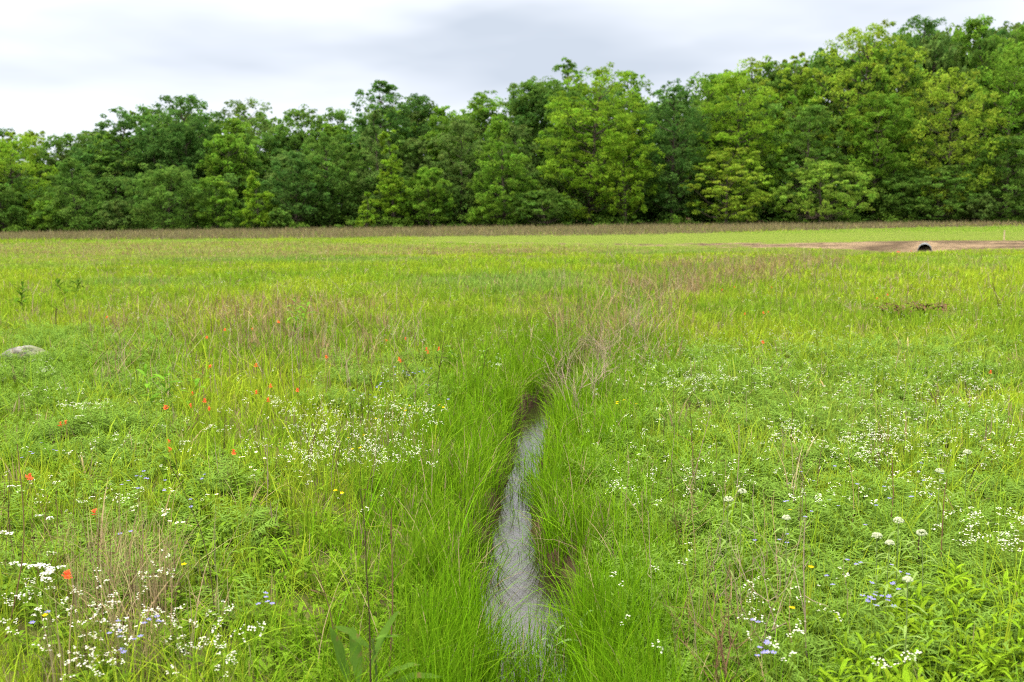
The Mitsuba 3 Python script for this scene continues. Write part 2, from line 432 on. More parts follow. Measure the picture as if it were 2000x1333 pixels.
# the long sedge that hangs over the ditch
rng = np.random.default_rng(102)
acc = Acc()
n = 21000
s_ = rng.uniform(2.2, BEND_S + 3.0, n)
side = rng.choice([-1, 1], n)
off = side * (0.15 + np.abs(rng.normal(0, 0.36, n)) + 0.02)
px = np.interp(s_, _cum, DITCH[:, 0]); py = np.interp(s_, _cum, DITCH[:, 1])
tx_ = np.interp(s_ + 0.15, _cum, DITCH[:, 0]) - px; ty_ = np.interp(s_ + 0.15, _cum, DITCH[:, 1]) - py
L = np.hypot(tx_, ty_) + 1e-9
clump = N2(s_ * 1.0, off * 1.0, 3.5, 61, 2)
x, y = px + ty_ / L * off + rng.normal(0, 0.03, n), py - tx_ / L * off + rng.normal(0, 0.03, n)
d, ss = ditch(x, y)
keep = (d > half_width(x, y) + 0.07) & (clump + rng.normal(0, 0.07, n) > 0.43)
x, y, side_, tx_, ty_, L, off, d = x[keep], y[keep], side[keep], tx_[keep], ty_[keep], L[keep], off[keep], d[keep]
n = len(x)
h = rng.uniform(0.18, 0.46, n) * (0.40 + 0.95 * clump[keep])
toward = np.arctan2(tx_ * side_, -ty_ * side_)           # towards the water
az = np.where(rng.random(n) < 0.22 * np.exp(-(d / 0.4) ** 2), toward + rng.normal(0, 0.6, n), rng.uniform(0, 2 * np.pi, n))
lean = np.clip(rng.gamma(2.6, 0.16, n), 0.03, 1.2)
g1 = rng.random((n, 1))
col = C_SEDGE * (1 - g1 * 0.30) + C_YEL * g1 * 0.30
col = col * (0.75 + 0.5 * N2(s_[keep] * 1.0, off, 5.0, 62, 2))[:, None]
col = np.where(rng.random((n, 1)) < 0.07, C_TAN * 0.8, col) * rng.uniform(0.7, 1.2, (n, 1))
r = np.hypot(x, y)
acc.add(*blades(x, y, h, (0.0030 + 0.00042 * r) * rng.uniform(0.6, 1.5, n), az, lean, col, 5, rng))
# a few blades standing in the water
m = 50
s_ = rng.uniform(3.4, BEND_S + 0.6, m)
px = np.interp(s_, _cum, DITCH[:, 0]); py = np.interp(s_, _cum, DITCH[:, 1])
x, y = px + rng.normal(0, 0.10, m), py + rng.normal(0, 0.05, m)
wc = Gl([(1030, 935), (1022, 965), (1040, 985), (1015, 905), (1040, 890), (1005, 1075), (1025, 1085), (985, 1195), (1060, 1235), (1010, 1010)], WATER_Z)
k = rng.choice(len(wc), 420, p=np.array([5, 4, 4, 3, 3, 1, 1, 1, 1, 1]) / 24)
x = np.concatenate([x, wc[k, 0] + rng.normal(0, 0.026, 420)]); y = np.concatenate([y, wc[k, 1] + rng.normal(0, 0.05, 420)]); m = len(x)
acc.add(*blades(x, y, rng.uniform(0.18, 0.36, m), np.full(m, 0.0042), rng.uniform(0, 6.28, m), np.clip(rng.gamma(2, 0.15, m), 0.02, 1), C_SEDGE * rng.uniform(0.7, 1.3, (m, 1)), 4, rng))
# dead brown blades arching over and lying in the water
m = 150
s_ = rng.uniform(3.6, BEND_S + 1.2, m)
px = np.interp(s_, _cum, DITCH[:, 0]); py = np.interp(s_, _cum, DITCH[:, 1])
sd = rng.choice([-1, 1], m)
x, y = px + sd * np.abs(rng.normal(0.17, 0.06, m)), py + rng.normal(0, 0.05, m)
az = np.where(sd > 0, np.pi, 0) + rng.normal(0, 0.6, m)
acc.add(*blades(x, y, rng.uniform(0.12, 0.34, m), np.full(m, 0.0032), az, np.clip(rng.gamma(5, 0.17, m), 0.2, 1.5), (C_TAN * 0.32 + C_BRN * 0.25) * rng.uniform(0.4, 1.5, (m, 1)), 5, rng))
# the near end of the ditch is closed by grass
m = 4200
x, y = rng.uniform(-0.35, 0.55, m), rng.uniform(2.6, 4.3, m)
keep = rng.random(m) < smooth(4.3, 3.9, y) * 0.999
x, y = x[keep], y[keep]; m = len(x)
acc.add(*blades(x, y, rng.uniform(0.24, 0.46, m), np.full(m, 0.0042) * rng.uniform(0.7, 1.3, m), rng.uniform(0, 6.28, m), np.clip(rng.gamma(2, 0.15, m), 0.02, 1), C_SEDGE * rng.uniform(0.7, 1.3, (m, 1)), 4, rng))
# dense tufts that lean out over the water
for tpx, tpy, k, hh, ld in [(1055, 1065, 230, 0.40, -0.5), (1075, 1095, 200, 0.40, -0.4), (1050, 1010, 170, 0.36, -0.5), (1062, 960, 150, 0.36, -0.4), (1060, 915, 120, 0.34, -0.3), (952, 1120, 220, 0.36, 0.5), (948, 1075, 190, 0.36, 0.5),
                            (960, 1030, 150, 0.36, 0.5), (982, 965, 140, 0.36, 0.5), (995, 915, 120, 0.34, 0.4), (935, 1240, 200, 0.34, 0.4), (1105, 1255, 200, 0.34, -0.4), (962, 1300, 170, 0.34, 0.2), (1015, 1335, 170, 0.32, 0.0), (1075, 1322, 170, 0.34, -0.2),
                            (905, 1180, 220, 0.40, 0.3), (1120, 1190, 160, 0.34, -0.2), (1030, 845, 120, 0.36, 0.5), (1050, 770, 160, 0.38, 0.1), (1120, 745, 160, 0.38, 0.1)]:
    k, hh, ld = int(k * 0.55), hh * 0.72, ld * 0.5
    c = G(tpx, tpy, WATER_Z + 0.05)
    dd_, ss_ = ditch(c[:1], c[1:])
    if ss_[0] < BEND_S - 0.3 and tpy < 1290: c = c + np.array([np.sign(c[0] - np.interp(ss_[0], _cum, DITCH[:, 0])) * max(0, 0.20 - dd_[0]), 0])
    a = rng.uniform(0, 6.28, k); q = 0.075 * np.sqrt(rng.random(k))
    x, y = c[0] + q * np.cos(a), c[1] + q * np.sin(a)
    zoff = np.maximum(WATER_Z + 0.02 - zg(x, y), 0)
    dirx = q * np.cos(a) / 0.075 + ld; diry = q * np.sin(a) / 0.075
    cv = C_SEDGE * rng.uniform(0.8, 1.15) * rng.uniform(0.65, 1.3, (k, 1))
    cv = np.where(rng.random((k, 1)) < 0.10, C_TAN * 0.7, cv)
    acc.add(*blades(x, y, (hh * rng.uniform(0.5, 1.2, k)) + zoff, 0.0042 * rng.uniform(0.6, 1.4, k), np.arctan2(diry, dirx) + rng.normal(0, 0.5, k), np.clip(rng.gamma(3, 0.16, k), 0.05, 1.3), cv, 5, rng))
scene['bank_sedge'] = acc.ply('mat_blade')
tag('bank_sedge', 'tall fine vivid green sedge arching over both banks of the ditch', 'sedge', kind='stuff')
print('sedge tris', len(acc.get()[1]))

# ------------------------------------------------------------------ trees
K_YG = np.array([0.185, 0.325, 0.026]); K_OL = np.array([0.225, 0.340, 0.034]); K_BR = np.array([0.145, 0.280, 0.030]); K_MID = np.array([0.112, 0.220, 0.036])
K_DK = np.array([0.084, 0.182, 0.038]); K_GR = np.array([0.125, 0.215, 0.048]); K_PALE = np.array([0.205, 0.345, 0.045])
TINTS = {'yg': K_YG, 'ol': K_OL, 'br': K_BR, 'mid': K_MID, 'dk': K_DK, 'gr': K_GR, 'pale': K_PALE}


def leaves(cen, rad, per, size, col, rng, flat=0.6, lift=0.55):
    """Leaf-sized folded diamonds spread through flattened clumps: cen (n, 3), rad (n,), col (n, 3)."""
    n = len(cen)
    idx = np.repeat(np.arange(n), per)
    N = len(idx)
    d = nrm(rng.normal(0, 1, (N, 3)))
    d[:, 2] = np.where(rng.random(N) < 0.45, np.abs(d[:, 2]), d[:, 2])
    p = cen[idx] + d * (rad[idx] * rng.random(N) ** 0.38)[:, None] * [1, 1, flat]
    nor = nrm(0.55 * d + np.array([0, 0, lift]) + rng.normal(0, 0.42, (N, 3)))
    ax = nrm(np.cross(nor, nrm(rng.normal(0, 1, (N, 3)))))
    ax[:, 2] -= 0.25
    ax = nrm(ax)
    sd = nrm(np.cross(nor, ax))
    ln = size * rng.uniform(0.7, 1.35, N)[:, None]
    wd = ln * rng.uniform(0.42, 0.62, N)[:, None]
    v = np.stack([p - ax * ln * 0.5, p + sd * wd * 0.5 + nor * wd * 0.12, p + ax * ln * 0.5, p - sd * wd * 0.5 + nor * wd * 0.12], 1)
    f = (np.array([[0, 1, 2], [0, 2, 3]])[None] + (np.arange(N) * 4)[:, None, None]).reshape(-1, 3)
    c = col[idx] * rng.uniform(0.74, 1.26, N)[:, None] * (1 + rng.normal(0, 0.05, (N, 3)))
    return v.reshape(-1, 3), f, np.repeat(c, 4, 0)


def profile(kind, t):
    if kind == 'dome': return np.sqrt(np.clip(1 - (np.maximum(t - 0.28, 0) / 0.74) ** 2, 0.02, 1)) * (0.80 + 0.20 * smooth(0, 0.25, t))
    if kind == 'cone': return np.clip(1.02 - t, 0.05, 1) ** 0.75 * (0.75 + 0.25 * smooth(0, 0.2, t))
    if kind == 'round': return np.sqrt(np.clip(1 - ((t - 0.5) / 0.52) ** 2, 0.03, 1))
    if kind == 'vase': return np.sqrt(np.clip(1 - ((t - 0.62) / 0.62) ** 2, 0.03, 1)) * np.where(t > 0.62, np.sqrt(np.clip(1 - ((t - 0.62) / 0.42) ** 2, 0.03, 1)), 1)
    return np.sqrt(np.clip(1 - ((t - 0.45) / 0.57) ** 2, 0.03, 1))


def make_tree(key, base, H, W, zb, kind, tint, rng, dens=1.0, nl=20, leaf=0.25, gap=0.0, spray=0.62):
    """trunk (with its limbs) and crown of one tree; base: its foot, H: height, W: crown radius, zb: height of the crown's lowest leaves."""
    wood = Acc()
    foot_id = float(rng.uniform(0, 90))
    lean = rng.normal(0, 0.035, 2) * H
    tz = np.linspace(0, 1, 9)
    path = np.stack([base[0] + lean[0] * tz ** 1.5 + rng.normal(0, 0.05, 9) * tz, base[1] + lean[1] * tz ** 1.5 + rng.normal(0, 0.05, 9) * tz, base[2] - 0.15 + tz * H * 0.86], -1)
    r0 = 0.05 + 0.0115 * H
    wood.add(*tube(path, r0 * (1 - 0.86 * tz) * np.where(tz == 0, 1.35, 1), 7), [0, 0, 0])
    nl = int(nl * 2.3)
    m = nl * 7                                             # boughs spread evenly over the crown's shell
    t = rng.random(m * 3)
    t = t[rng.random(m * 3) < 0.35 + 0.65 * profile(kind, t)][:m]
    m = len(t)
    az = rng.uniform(0, 2 * np.pi, m)
    az = np.where((np.sin(az) > 0.2) & (rng.random(m) < 0.45), -az, az)
    R = W * profile(kind, t) * (0.88 + 0.26 * meshkit.noise(np.stack([az * 1.1 + foot_id, t * 3.3, t * 0], -1), 3))
    rr = R * (0.35 + 0.65 * np.sqrt(rng.random(m)))
    cand = np.stack([rr * np.cos(az), rr * np.sin(az), zb + (H - zb) * t], -1)
    pick = [int(rng.integers(m))]
    dist = np.linalg.norm((cand - cand[pick[0]]) * [1, 1, 0.8], axis=1)
    gaps_ = []
    while len(pick) < min(nl, m):
        k = int(np.argmax(dist)); pick.append(k); gaps_.append(dist[k])
        dist = np.minimum(dist, np.linalg.norm((cand - cand[k]) * [1, 1, 0.8], axis=1))
    pick = np.array(pick)
    sp = gaps_[-1]
    t, az = t[pick], az[pick]
    rl = sp * 0.80 * rng.uniform(0.75, 1.25, len(pick))
    cen = cand[pick].copy()
    hr = np.hypot(cen[:, 0], cen[:, 1]) + 1e-6
    shrink = np.maximum(hr - rl * 0.55, 0) / hr
    cen[:, :2] *= shrink[:, None]
    cen[:, 2] = np.minimum(cen[:, 2], H - rl * 0.6)
    axis = np.stack([np.interp(cen[:, 2], path[:, 2] - base[2], path[:, k]) for k in (0, 1)], -1)
    cen = np.stack([axis[:, 0] + cen[:, 0], axis[:, 1] + cen[:, 1], cen[:, 2] + base[2]], -1)
    cen = np.vstack([cen, [path[-1, 0], path[-1, 1], base[2] + H - 0.5 * sp]]); rl = np.append(rl, sp * 0.6)
    for c in cen[:-1]:
        z0 = np.clip(c[2] - base[2] - 0.55 * np.hypot(c[0] - base[0], c[1] - base[1]) - 0.3, 0.12 * H, 0.84 * H)
        st = np.array([np.interp(z0, path[:, 2] - base[2], path[:, k]) for k in (0, 1)] + [base[2] + z0])
        m = st * 0.45 + c * 0.55 + [0, 0, -0.12 * np.linalg.norm(c - st)] + rng.normal(0, 0.08, 3)
        wood.add(*tube([st, st * 0.6 + m * 0.4 + [0, 0, -.02], m, c], np.array([0.32, 0.24, 0.17, 0.06]) * r0 * 0.9, 4), [0, 0, 0])
    cc, cr, col = [], [], []
    for c, r in zip(cen, rl):
        k = max(3, int(rng.integers(5, 9) * (1 - gap)))
        d = nrm(rng.normal(0, 1, (k, 3)) + np.array([0, 0, 0.25]) + 0.5 * nrm(c - np.array([path[4, 0], path[4, 1], c[2]])))
        cc.append(c + d * r * rng.uniform(0.45, 1.12, (k, 1)) * [1, 1, 0.8])
        cr.append(r * rng.uniform(0.22, 0.58, k) * (1 - 0.25 * gap))
        col.append(TINTS[tint] * rng.uniform(0.80, 1.22) * rng.uniform(0.85, 1.18, (k, 1)) * (1 + rng.normal(0, 0.04, (k, 3))))
    cc, cr, col = np.vstack(cc), np.concatenate(cr), np.vstack(col)
    per = int(np.clip(30 * dens * (0.25 / leaf) ** 1.2, 10, 110))
    v, f, c = leaves(cc, cr, per, leaf, col, rng, flat=spray)
    wv, wf_, _ = wood.get()
    scene[f'{key}__trunk'] = mikit.ply((wv, wf_), 'mat_bark', smooth=True)
    scene[f'{key}__crown'] = vply(v, f, c, 'mat_leaf')
    return len(f)


NTREE = 0


def tree(x, top, hw, base, depth, kind, tint, label, name='broadleaf_tree', group=None, **kw):
    """One tree that stands depth metres ahead, placed and sized by its outline in the photograph."""
    global NTREE
    rng = np.random.default_rng(int(x * 7 + top * 13 + depth * 101) % 99991)
    P = at_depth(x, base, depth); Q = at_depth(x, top, depth)
    foot = np.array([P[0], depth, float(zg(P[0], depth))])
    H = Q[2] - foot[2]
    W = hw * depth / FPX * (1.12 if depth >= 89 else 1.0)
    key = numbered(name)
    kw.setdefault('zb', 0.5)
    kw.setdefault('spray', float(rng.uniform(0.58, 0.9)))
    kw.setdefault('leaf', 0.205 if depth < 89 else 0.25)
    zb = kw.pop('zb')
    NTREE += make_tree(key, foot, H, W, zb if zb >= 0.3 else zb, kind, tint, rng, **kw)
    tag(key, label, 'tree' if 'tree' in name else 'shrub' if 'shrub' in name else 'sapling', group)


# front row, from left to right
tree(8, 358, 42, 452, 83, 'dome', 'mid', 'rounded mid green bush cut off by the left edge of the photo', 'edge_shrub', nl=14)
tree(30, 272, 78, 450, 88, 'round', 'yg', 'pale yellow green tree behind the bush at the left edge', nl=22, gap=0.15)
tree(150, 308, 82, 452, 83, 'cone', 'mid', 'broad conical green tree, second from the left in the front row', nl=24)
tree(95, 395, 30, 452, 81.5, 'dome', 'br', 'small fresh green shrub at the foot of the broad conical tree', 'edge_shrub', nl=10)
tree(330, 328, 86, 450, 83, 'dome', 'mid', 'low domed green tree in front of the tall round-headed pair on the left', nl=24)
tree(235, 395, 40, 450, 82, 'dome', 'gr', 'dull green shrub between the conical tree and the domed tree on the left', 'edge_shrub', nl=12)
tree(425, 345, 48, 449, 83.5, 'dome', 'br', 'small light green tree right of the low domed tree', nl=14)
tree(505, 338, 44, 448, 82.5, 'cone', 'yg', 'small yellow green tree with thin open foliage in the left front row', nl=14, gap=0.2)
tree(580, 300, 62, 448, 84, 'dome', 'dk', 'dark green tree with black shade beneath it, left of centre', nl=20, zb=1.2)
tree(645, 268, 66, 447, 86, 'round', 'mid', 'tall green tree left of the dark topped spire tree', nl=22)
tree(545, 410, 26, 448, 81.5, 'dome', 'mid', 'little bush crouching below the dark tree left of centre', 'edge_shrub', nl=9)
tree(742, 216, 64, 446, 86, 'cone', 'gr', 'grey green tree with a domed top below the dark spire', nl=24)
tree(770, 257, 36, 445, 83, 'cone', 'yg', 'slender light green tree with reddish new tips, left of centre', nl=16)
tree(716, 375, 22, 445, 81, 'cone', 'yg', 'thin pale sapling standing out before the dark wood, left of centre', 'young_sapling', nl=9, gap=0.35)
tree(838, 330, 50, 444, 83.5, 'dome', 'br', 'fresh green tree right of the slender light green one', nl=18)
tree(902, 236, 60, 443, 87, 'dome', 'gr', 'tall grey green tree left of the big central tree', nl=24)
tree(985, 232, 84, 442, 83.5, 'cone', 'br', 'bright green tree with low sweeping boughs left of the big central tree', nl=28, zb=0.8)
tree(1150, 138, 118, 440, 86, 'dome', 'yg', 'biggest yellow green tree near the middle of the tree line', nl=44, zb=1.5, spray=0.55)
tree(1065, 375, 66, 441, 81.5, 'dome', 'mid', 'low layered green tree at the foot of the big central tree', nl=16, spray=0.42, zb=0.9)
tree(1222, 262, 68, 440, 83, 'round', 'yg', 'yellowish tree bulging out on the right of the big central tree', nl=22, zb=1.0, gap=0.15)
tree(1312, 163, 66, 439, 85, 'dome', 'dk', 'tall dark blue green tree right of the big central tree', nl=30, zb=1.2)
tree(1440, 150, 92, 438, 87, 'dome', 'yg', 'large bright yellow green tree in the right half of the tree line', nl=34, zb=1.6)
tree(1418, 290, 78, 437, 82, 'dome', 'ol', 'spreading tree with flat layers of yellowish leaves, right of centre', nl=20, spray=0.36, zb=0.8, gap=0.15)
tree(1570, 208, 78, 436, 85, 'dome', 'mid', 'deep green layered tree below the tall olive yellow tree', nl=28, spray=0.5)
tree(1600, 318, 96, 434, 81.5, 'dome', 'pale', 'wide pale green shrub with whitish leaf clusters and bare stems below', 'edge_shrub', nl=26, zb=0.9, gap=0.2, spray=0.6)
tree(1705, 188, 76, 435, 85, 'round', 'br', 'bright green tree between the tall olive tree and the leaning yellow one', nl=26, zb=1.5)
tree(1760, 340, 60, 434, 83, 'dome', 'mid', 'mid green low tree right of the wide pale shrub', nl=16, zb=0.9)
tree(1848, 138, 92, 433, 83.5, 'dome', 'ol', 'olive yellow tree with a ragged crown near the right edge', nl=36, zb=1.2, gap=0.2)
tree(1832, 325, 64, 432, 81.5, 'dome', 'mid', 'low layered tree under the ragged olive yellow crown', nl=16, spray=0.42, zb=0.8)
tree(1955, 105, 84, 432, 86, 'dome', 'br', 'tall bright green tree at the right edge', nl=34, zb=1.2)
tree(1965, 268, 82, 431, 82, 'dome', 'mid', 'shaded green tree low at the right edge', nl=24, zb=0.8)
tree(1905, 385, 38, 432, 80.5, 'dome', 'gr', 'small grey green bush at the right end of the wood', 'edge_shrub', nl=10)

# the trees whose heads make the skyline
tree(0, 240, 40, 440, 97, 'round', 'dk', 'dark tree top at the far left edge of the skyline', nl=16, zb=4)
tree(62, 260, 40, 440, 97, 'round', 'ol', 'olive tree top on the skyline, second from the left', nl=16, zb=4, gap=0.2)
tree(140, 264, 52, 440, 95, 'round', 'mid', 'low green tree top on the skyline left of the pair with gaps', nl=18, zb=3)
tree(238, 214, 52, 440, 93, 'round', 'dk', 'dark round-headed tree with sky showing through, left one of the pair', nl=18, zb=4.2, gap=0.12)
tree(358, 193, 76, 440, 93, 'round', 'dk', 'wide round-headed dark tree, right one of the pair on the left', nl=28, zb=4)
tree(502, 198, 62, 440, 98, 'round', 'gr', 'dull grey green tree with an airy top on the skyline', nl=20, zb=4, gap=0.3)
tree(452, 263, 46, 440, 89, 'round', 'br', 'light green tree top under the airy grey green tree', nl=16, zb=3)
tree(598, 214, 62, 440, 96, 'round', 'mid', 'green tree top on the skyline right of the airy grey green tree', nl=20, zb=4)
tree(672, 214, 48, 440, 98, 'round', 'mid', 'green tree top just left of the dark spire', nl=16, zb=4)
tree(750, 160, 46, 440, 92, 'round', 'dk', 'dark spire tree rising above its neighbours left of centre', nl=20, zb=4)
tree(835, 190, 54, 440, 95, 'round', 'dk', 'dark green tree top right of the spire', nl=18, zb=4)
tree(868, 212, 34, 440, 90, 'round', 'br', 'bright green narrow tree top right of the spire', nl=14, zb=3)
tree(955, 186, 60, 440, 97, 'round', 'br', 'light green tree top on the skyline left of the big central tree', nl=20, zb=4)
tree(1045, 158, 52, 440, 95, 'round', 'mid', 'green tree top behind the left shoulder of the big central tree', nl=18, zb=4)
tree(1108, 118, 38, 440, 92, 'vase', 'mid', 'sparse upright shoots rising behind the big central tree', nl=18, zb=5, gap=0.4)
tree(1232, 140, 42, 440, 91, 'vase', 'br', 'feathery tree top right behind the big central tree', nl=16, zb=5, gap=0.3)
tree(1362, 146, 56, 440, 93, 'round', 'br', 'bright green tree top right of the dark blue green tree', nl=20, zb=4)
tree(1450, 115, 62, 440, 96, 'round', 'ol', 'thin olive tree top behind the large yellow green tree', nl=20, zb=5, gap=0.4)
tree(1505, 124, 40, 440, 98, 'round', 'gr', 'grey green tree top left of the tall olive yellow tree', nl=14, zb=5)
tree(1545, 103, 36, 440, 92, 'vase', 'ol', 'twiggy half bare tree top beside the tall olive yellow tree', nl=14, zb=5, gap=0.5)
tree(1675, 54, 106, 440, 90, 'round', 'ol', 'tall olive yellow tree, the widest crown on the right of the skyline', nl=44, zb=4, gap=0.15)
tree(1790, 32, 52, 440, 95, 'round', 'dk', 'dark grey green tree top, the highest left of the right edge', nl=20, zb=5, gap=0.1)
tree(1845, 72, 50, 440, 96, 'round', 'mid', 'green tree top right of the dark highest one', nl=18, zb=5)
tree(1890, 38, 44, 440, 94, 'round', 'mid', 'narrow green tree top near the right edge of the skyline', nl=16, zb=5)
tree(1942, 33, 36, 440, 93, 'vase', 'br', 'pointed light green tree top near the right edge of the skyline', nl=14, zb=5)
tree(1996, 46, 52, 440, 92, 'round', 'br', 'light green tree top at the right edge of the skyline', nl=18, zb=5)

# trees that fill the wood behind and beside the frame
SKY_X = [-700, 0, 60, 100, 150, 195, 240, 285, 300, 360, 420, 440, 500, 560, 600, 660, 700, 760, 790, 850, 890, 1000, 1085, 1160, 1250, 1270, 1340, 1440, 1540, 1600, 1680, 1790, 1950, 2700]
SKY_Y = [255, 245, 262, 285, 268, 222, 215, 232, 200, 195, 210, 225, 198, 225, 213, 220, 215, 160, 195, 188, 205, 180, 130, 140, 160, 170, 150, 115, 105, 80, 55, 32, 33, 45]
frng = np.random.default_rng(55)
FOREST = []
for i, (tint, kind) in enumerate([('dk', 'dome'), ('mid', 'dome'), ('gr', 'dome'), ('mid', 'round'), ('br', 'dome')]):
    make_tree(f'proto{i}', np.zeros(3), 10.0, 3.4, 0.5, kind, tint, np.random.default_rng(900 + i), nl=22, leaf=0.36, dens=1.1)
    scene[f'forest_form_{i}'] = {'type': 'shapegroup', 'trunk': scene.pop(f'proto{i}__trunk'), 'crown': scene.pop(f'proto{i}__crown')}


def fill(x, top, hw, depth, form, label, group):
    P, Q = at_depth(x, 441, depth), at_depth(x, top, depth)
    z = float(zg(P[0], depth))
    key = numbered('forest_tree')
    sx, sz = hw * depth / FPX / 3.4, (Q[2] - z) / 10.0
    scene[key] = {'type': 'instance', 'sg': ref(f'forest_form_{form}'), 'to_world': T().translate([float(P[0]), depth, z]).rotate([0, 0, 1], float(frng.uniform(0, 360))).scale([sx, sx, sz])}
    tag(key, label, 'tree', group)


for row, (dep, off, hw, step) in enumerate([(90.5, (42, 85), (52, 70), 66), (96, (22, 55), (58, 76), 60), (104, (20, 45), (62, 80), 62)]):
    for x in np.arange(-420, 2440, step):
        xx = x + frng.uniform(-22, 22)
        fill(xx, np.interp(xx, SKY_X, SKY_Y) + frng.uniform(*off), frng.uniform(*hw), dep + frng.uniform(-2, 2), frng.choice([0, 1, 2, 3, 4] if row else [0, 1, 1, 2, 4]),
             'shaded green tree standing deep in the wood behind the front rows', 'trees filling the wood behind the front rows')
for x in (-330, -240, -150, -70, 2070, 2150, 2240, 2330):
    fill(x, np.interp(x, SKY_X, SKY_Y) + frng.uniform(5, 60), frng.uniform(65, 85), frng.uniform(84, 88), frng.choice([1, 3, 4]), 'green tree of the front row beyond the edge of the photo', 'front row trees beyond the edges of the photo')
print('tree tris', NTREE)

# undergrowth in the shade of the wood
rng = np.random.default_rng(77)
n = 2600
ux, uy = rng.uniform(-62, 62, n), 83.5 + 16 * rng.random(n) ** 1.3
uz = rng.random(n) ** 1.3 * 4.2
uc = np.stack([ux, uy, uz + 0.2], -1)
v, f, c = leaves(uc, rng.uniform(0.5, 1.1, n), 34, 0.27, (K_DK * 0.5 + K_MID * 0.5) * rng.uniform(0.7, 1.2, (n, 1)), rng)
n = 420
ec = np.stack([rng.uniform(-60, 60, n), rng.uniform(80.6, 84, n), 0.15 + 0.75 * rng.random(n) ** 2], -1)
ec[:, 0] = np.round(ec[:, 0] / 4.5) * 4.5 + rng.normal(0, 0.9, n)
v2, f2, c2 = leaves(ec, rng.uniform(0.25, 0.6, n), 26, 0.2, (K_BR * 0.5 + K_MID * 0.5) * rng.uniform(0.75, 1.2, (n, 1)), rng)
f = np.vstack([f, f2 + len(v)]); v = np.vstack([v, v2]); c = np.vstack([c, c2])
scene['undergrowth'] = vply(v, f, c, 'mat_leaf')
tag('undergrowth', 'dark leafy undergrowth filling the shade between the trunks of the wood', 'undergrowth', kind='stuff')
#@@THINGS
# ------------------------------------------------------------------ small plants: prototypes


def disc(acc, c, r, col, n=7, tilt=(0, 0), dome=0.2):
    a = np.arange(n) * 2 * np.pi / n
    ring = np.stack([np.cos(a) * r, np.sin(a) * r, np.zeros(n) + tilt[0] * np.cos(a) * r + tilt[1] * np.sin(a) * r], -1)
    acc.add(np.vstack([ring + c, [np.asarray(c) + [0, 0, dome * r]]]), np.stack([np.arange(n), (np.arange(n) + 1) % n, np.full(n, n)], -1), col)


def petals(acc, c, r, n, w, col, rise, rng, r0=0.15, jit=0.12, tip=None):
    """n petals round the centre c: four-cornered, rising (or drooping) outward."""
    tl = rng.normal(0, 0.18, 2)
    for i in range(n):
        a = 2 * np.pi * i / n + rng.normal(0, jit)
        u = np.array([np.cos(a), np.sin(a), 0]); s_ = np.array([-np.sin(a), np.cos(a), 0])
        rr = r * rng.uniform(0.85, 1.1)
        v = [u * r * r0 - s_ * w * 0.25, u * rr * 0.62 - s_ * w * 0.5 + [0, 0, rise * rr * 0.6], u * rr + [0, 0, rise * rr * rng.uniform(0.5, 1.1)], u * rr * 0.62 + s_ * w * 0.5 + [0, 0, rise * rr * 0.6], u * r * r0 + s_ * w * 0.25]
        v = np.array(v); v[:, 2] += v[:, :2] @ tl
        cc = np.tile(col, (5, 1)) * rng.uniform(0.9, 1.06)
        if tip is not None: cc[2] = tip
        acc.add(v + c, [[0, 1, 4], [1, 3, 4], [1, 2, 3]], cc)


def lance(acc, p, az, up, L, W, col, droop=0.35, fold=0.18, n=5):
    """A lance-shaped leaf with a folded midrib, arching from p."""
    t = np.linspace(0, 1, n)
    d = np.array([math.cos(az), math.sin(az), 0]); s_ = np.array([-d[1], d[0], 0])
    w = W * np.sin(np.pi * np.clip(t * 0.94 + 0.05, 0, 1)) ** 0.8
    sp = p + d * (L * t * math.cos(up))[:, None] + np.array([0, 0, 1.0]) * (L * (t * math.sin(up) - droop * t ** 2))[:, None]
    v = np.stack([sp + s_ * (w / 2)[:, None] + [0, 0, 1] * (w * fold)[:, None], sp, sp - s_ * (w / 2)[:, None] + [0, 0, 1] * (w * fold)[:, None]], 1).reshape(-1, 3)
    f = []
    for i in range(n - 1):
        a = 3 * i
        f += [[a, a + 1, a + 4], [a, a + 4, a + 3], [a + 1, a + 2, a + 5], [a + 1, a + 5, a + 4]]
    acc.add(v, f, col)


G_STEM = np.array([0.16, 0.24, 0.03])


def stalk(acc, a, b, r, col, rng, bow=0.04, sides=3, n=5):
    t = np.linspace(0, 1, n)[:, None]
    a, b = np.asarray(a, float), np.asarray(b, float)
    L = np.linalg.norm(b - a)
    acc.add(*tube(a * (1 - t) + b * t + np.sin(t * np.pi) * rng.normal(0, bow * L, 3) * [1, 1, 0.2], r * np.linspace(1, 0.6, n), sides), col)


def p_white(rng):          # a branching stem with flat white clusters; the top at z = 0.3
    st, bl = Acc(), Acc()
    fork = np.array([rng.normal(0, .01), rng.normal(0, .01), 0.21])
    stalk(st, [0, 0, -0.05], fork, 0.0012, G_STEM, rng)
    for i in range(int(rng.integers(1, 4))):
        h = fork + [rng.normal(0, 0.018), rng.normal(0, 0.018), 0.09 + rng.normal(0, 0.010)]
        stalk(st, fork, h, 0.0009, G_STEM, rng, n=3)
        for j in range(int(rng.integers(3, 6))):
            petals(bl, h + [rng.normal(0, 0.0050), rng.normal(0, 0.0050), rng.normal(0, 0.0030)], 0.0040, 5, 0.0030, np.array([0.78, 0.78, 0.70]), 0.25, rng)
    return st, bl


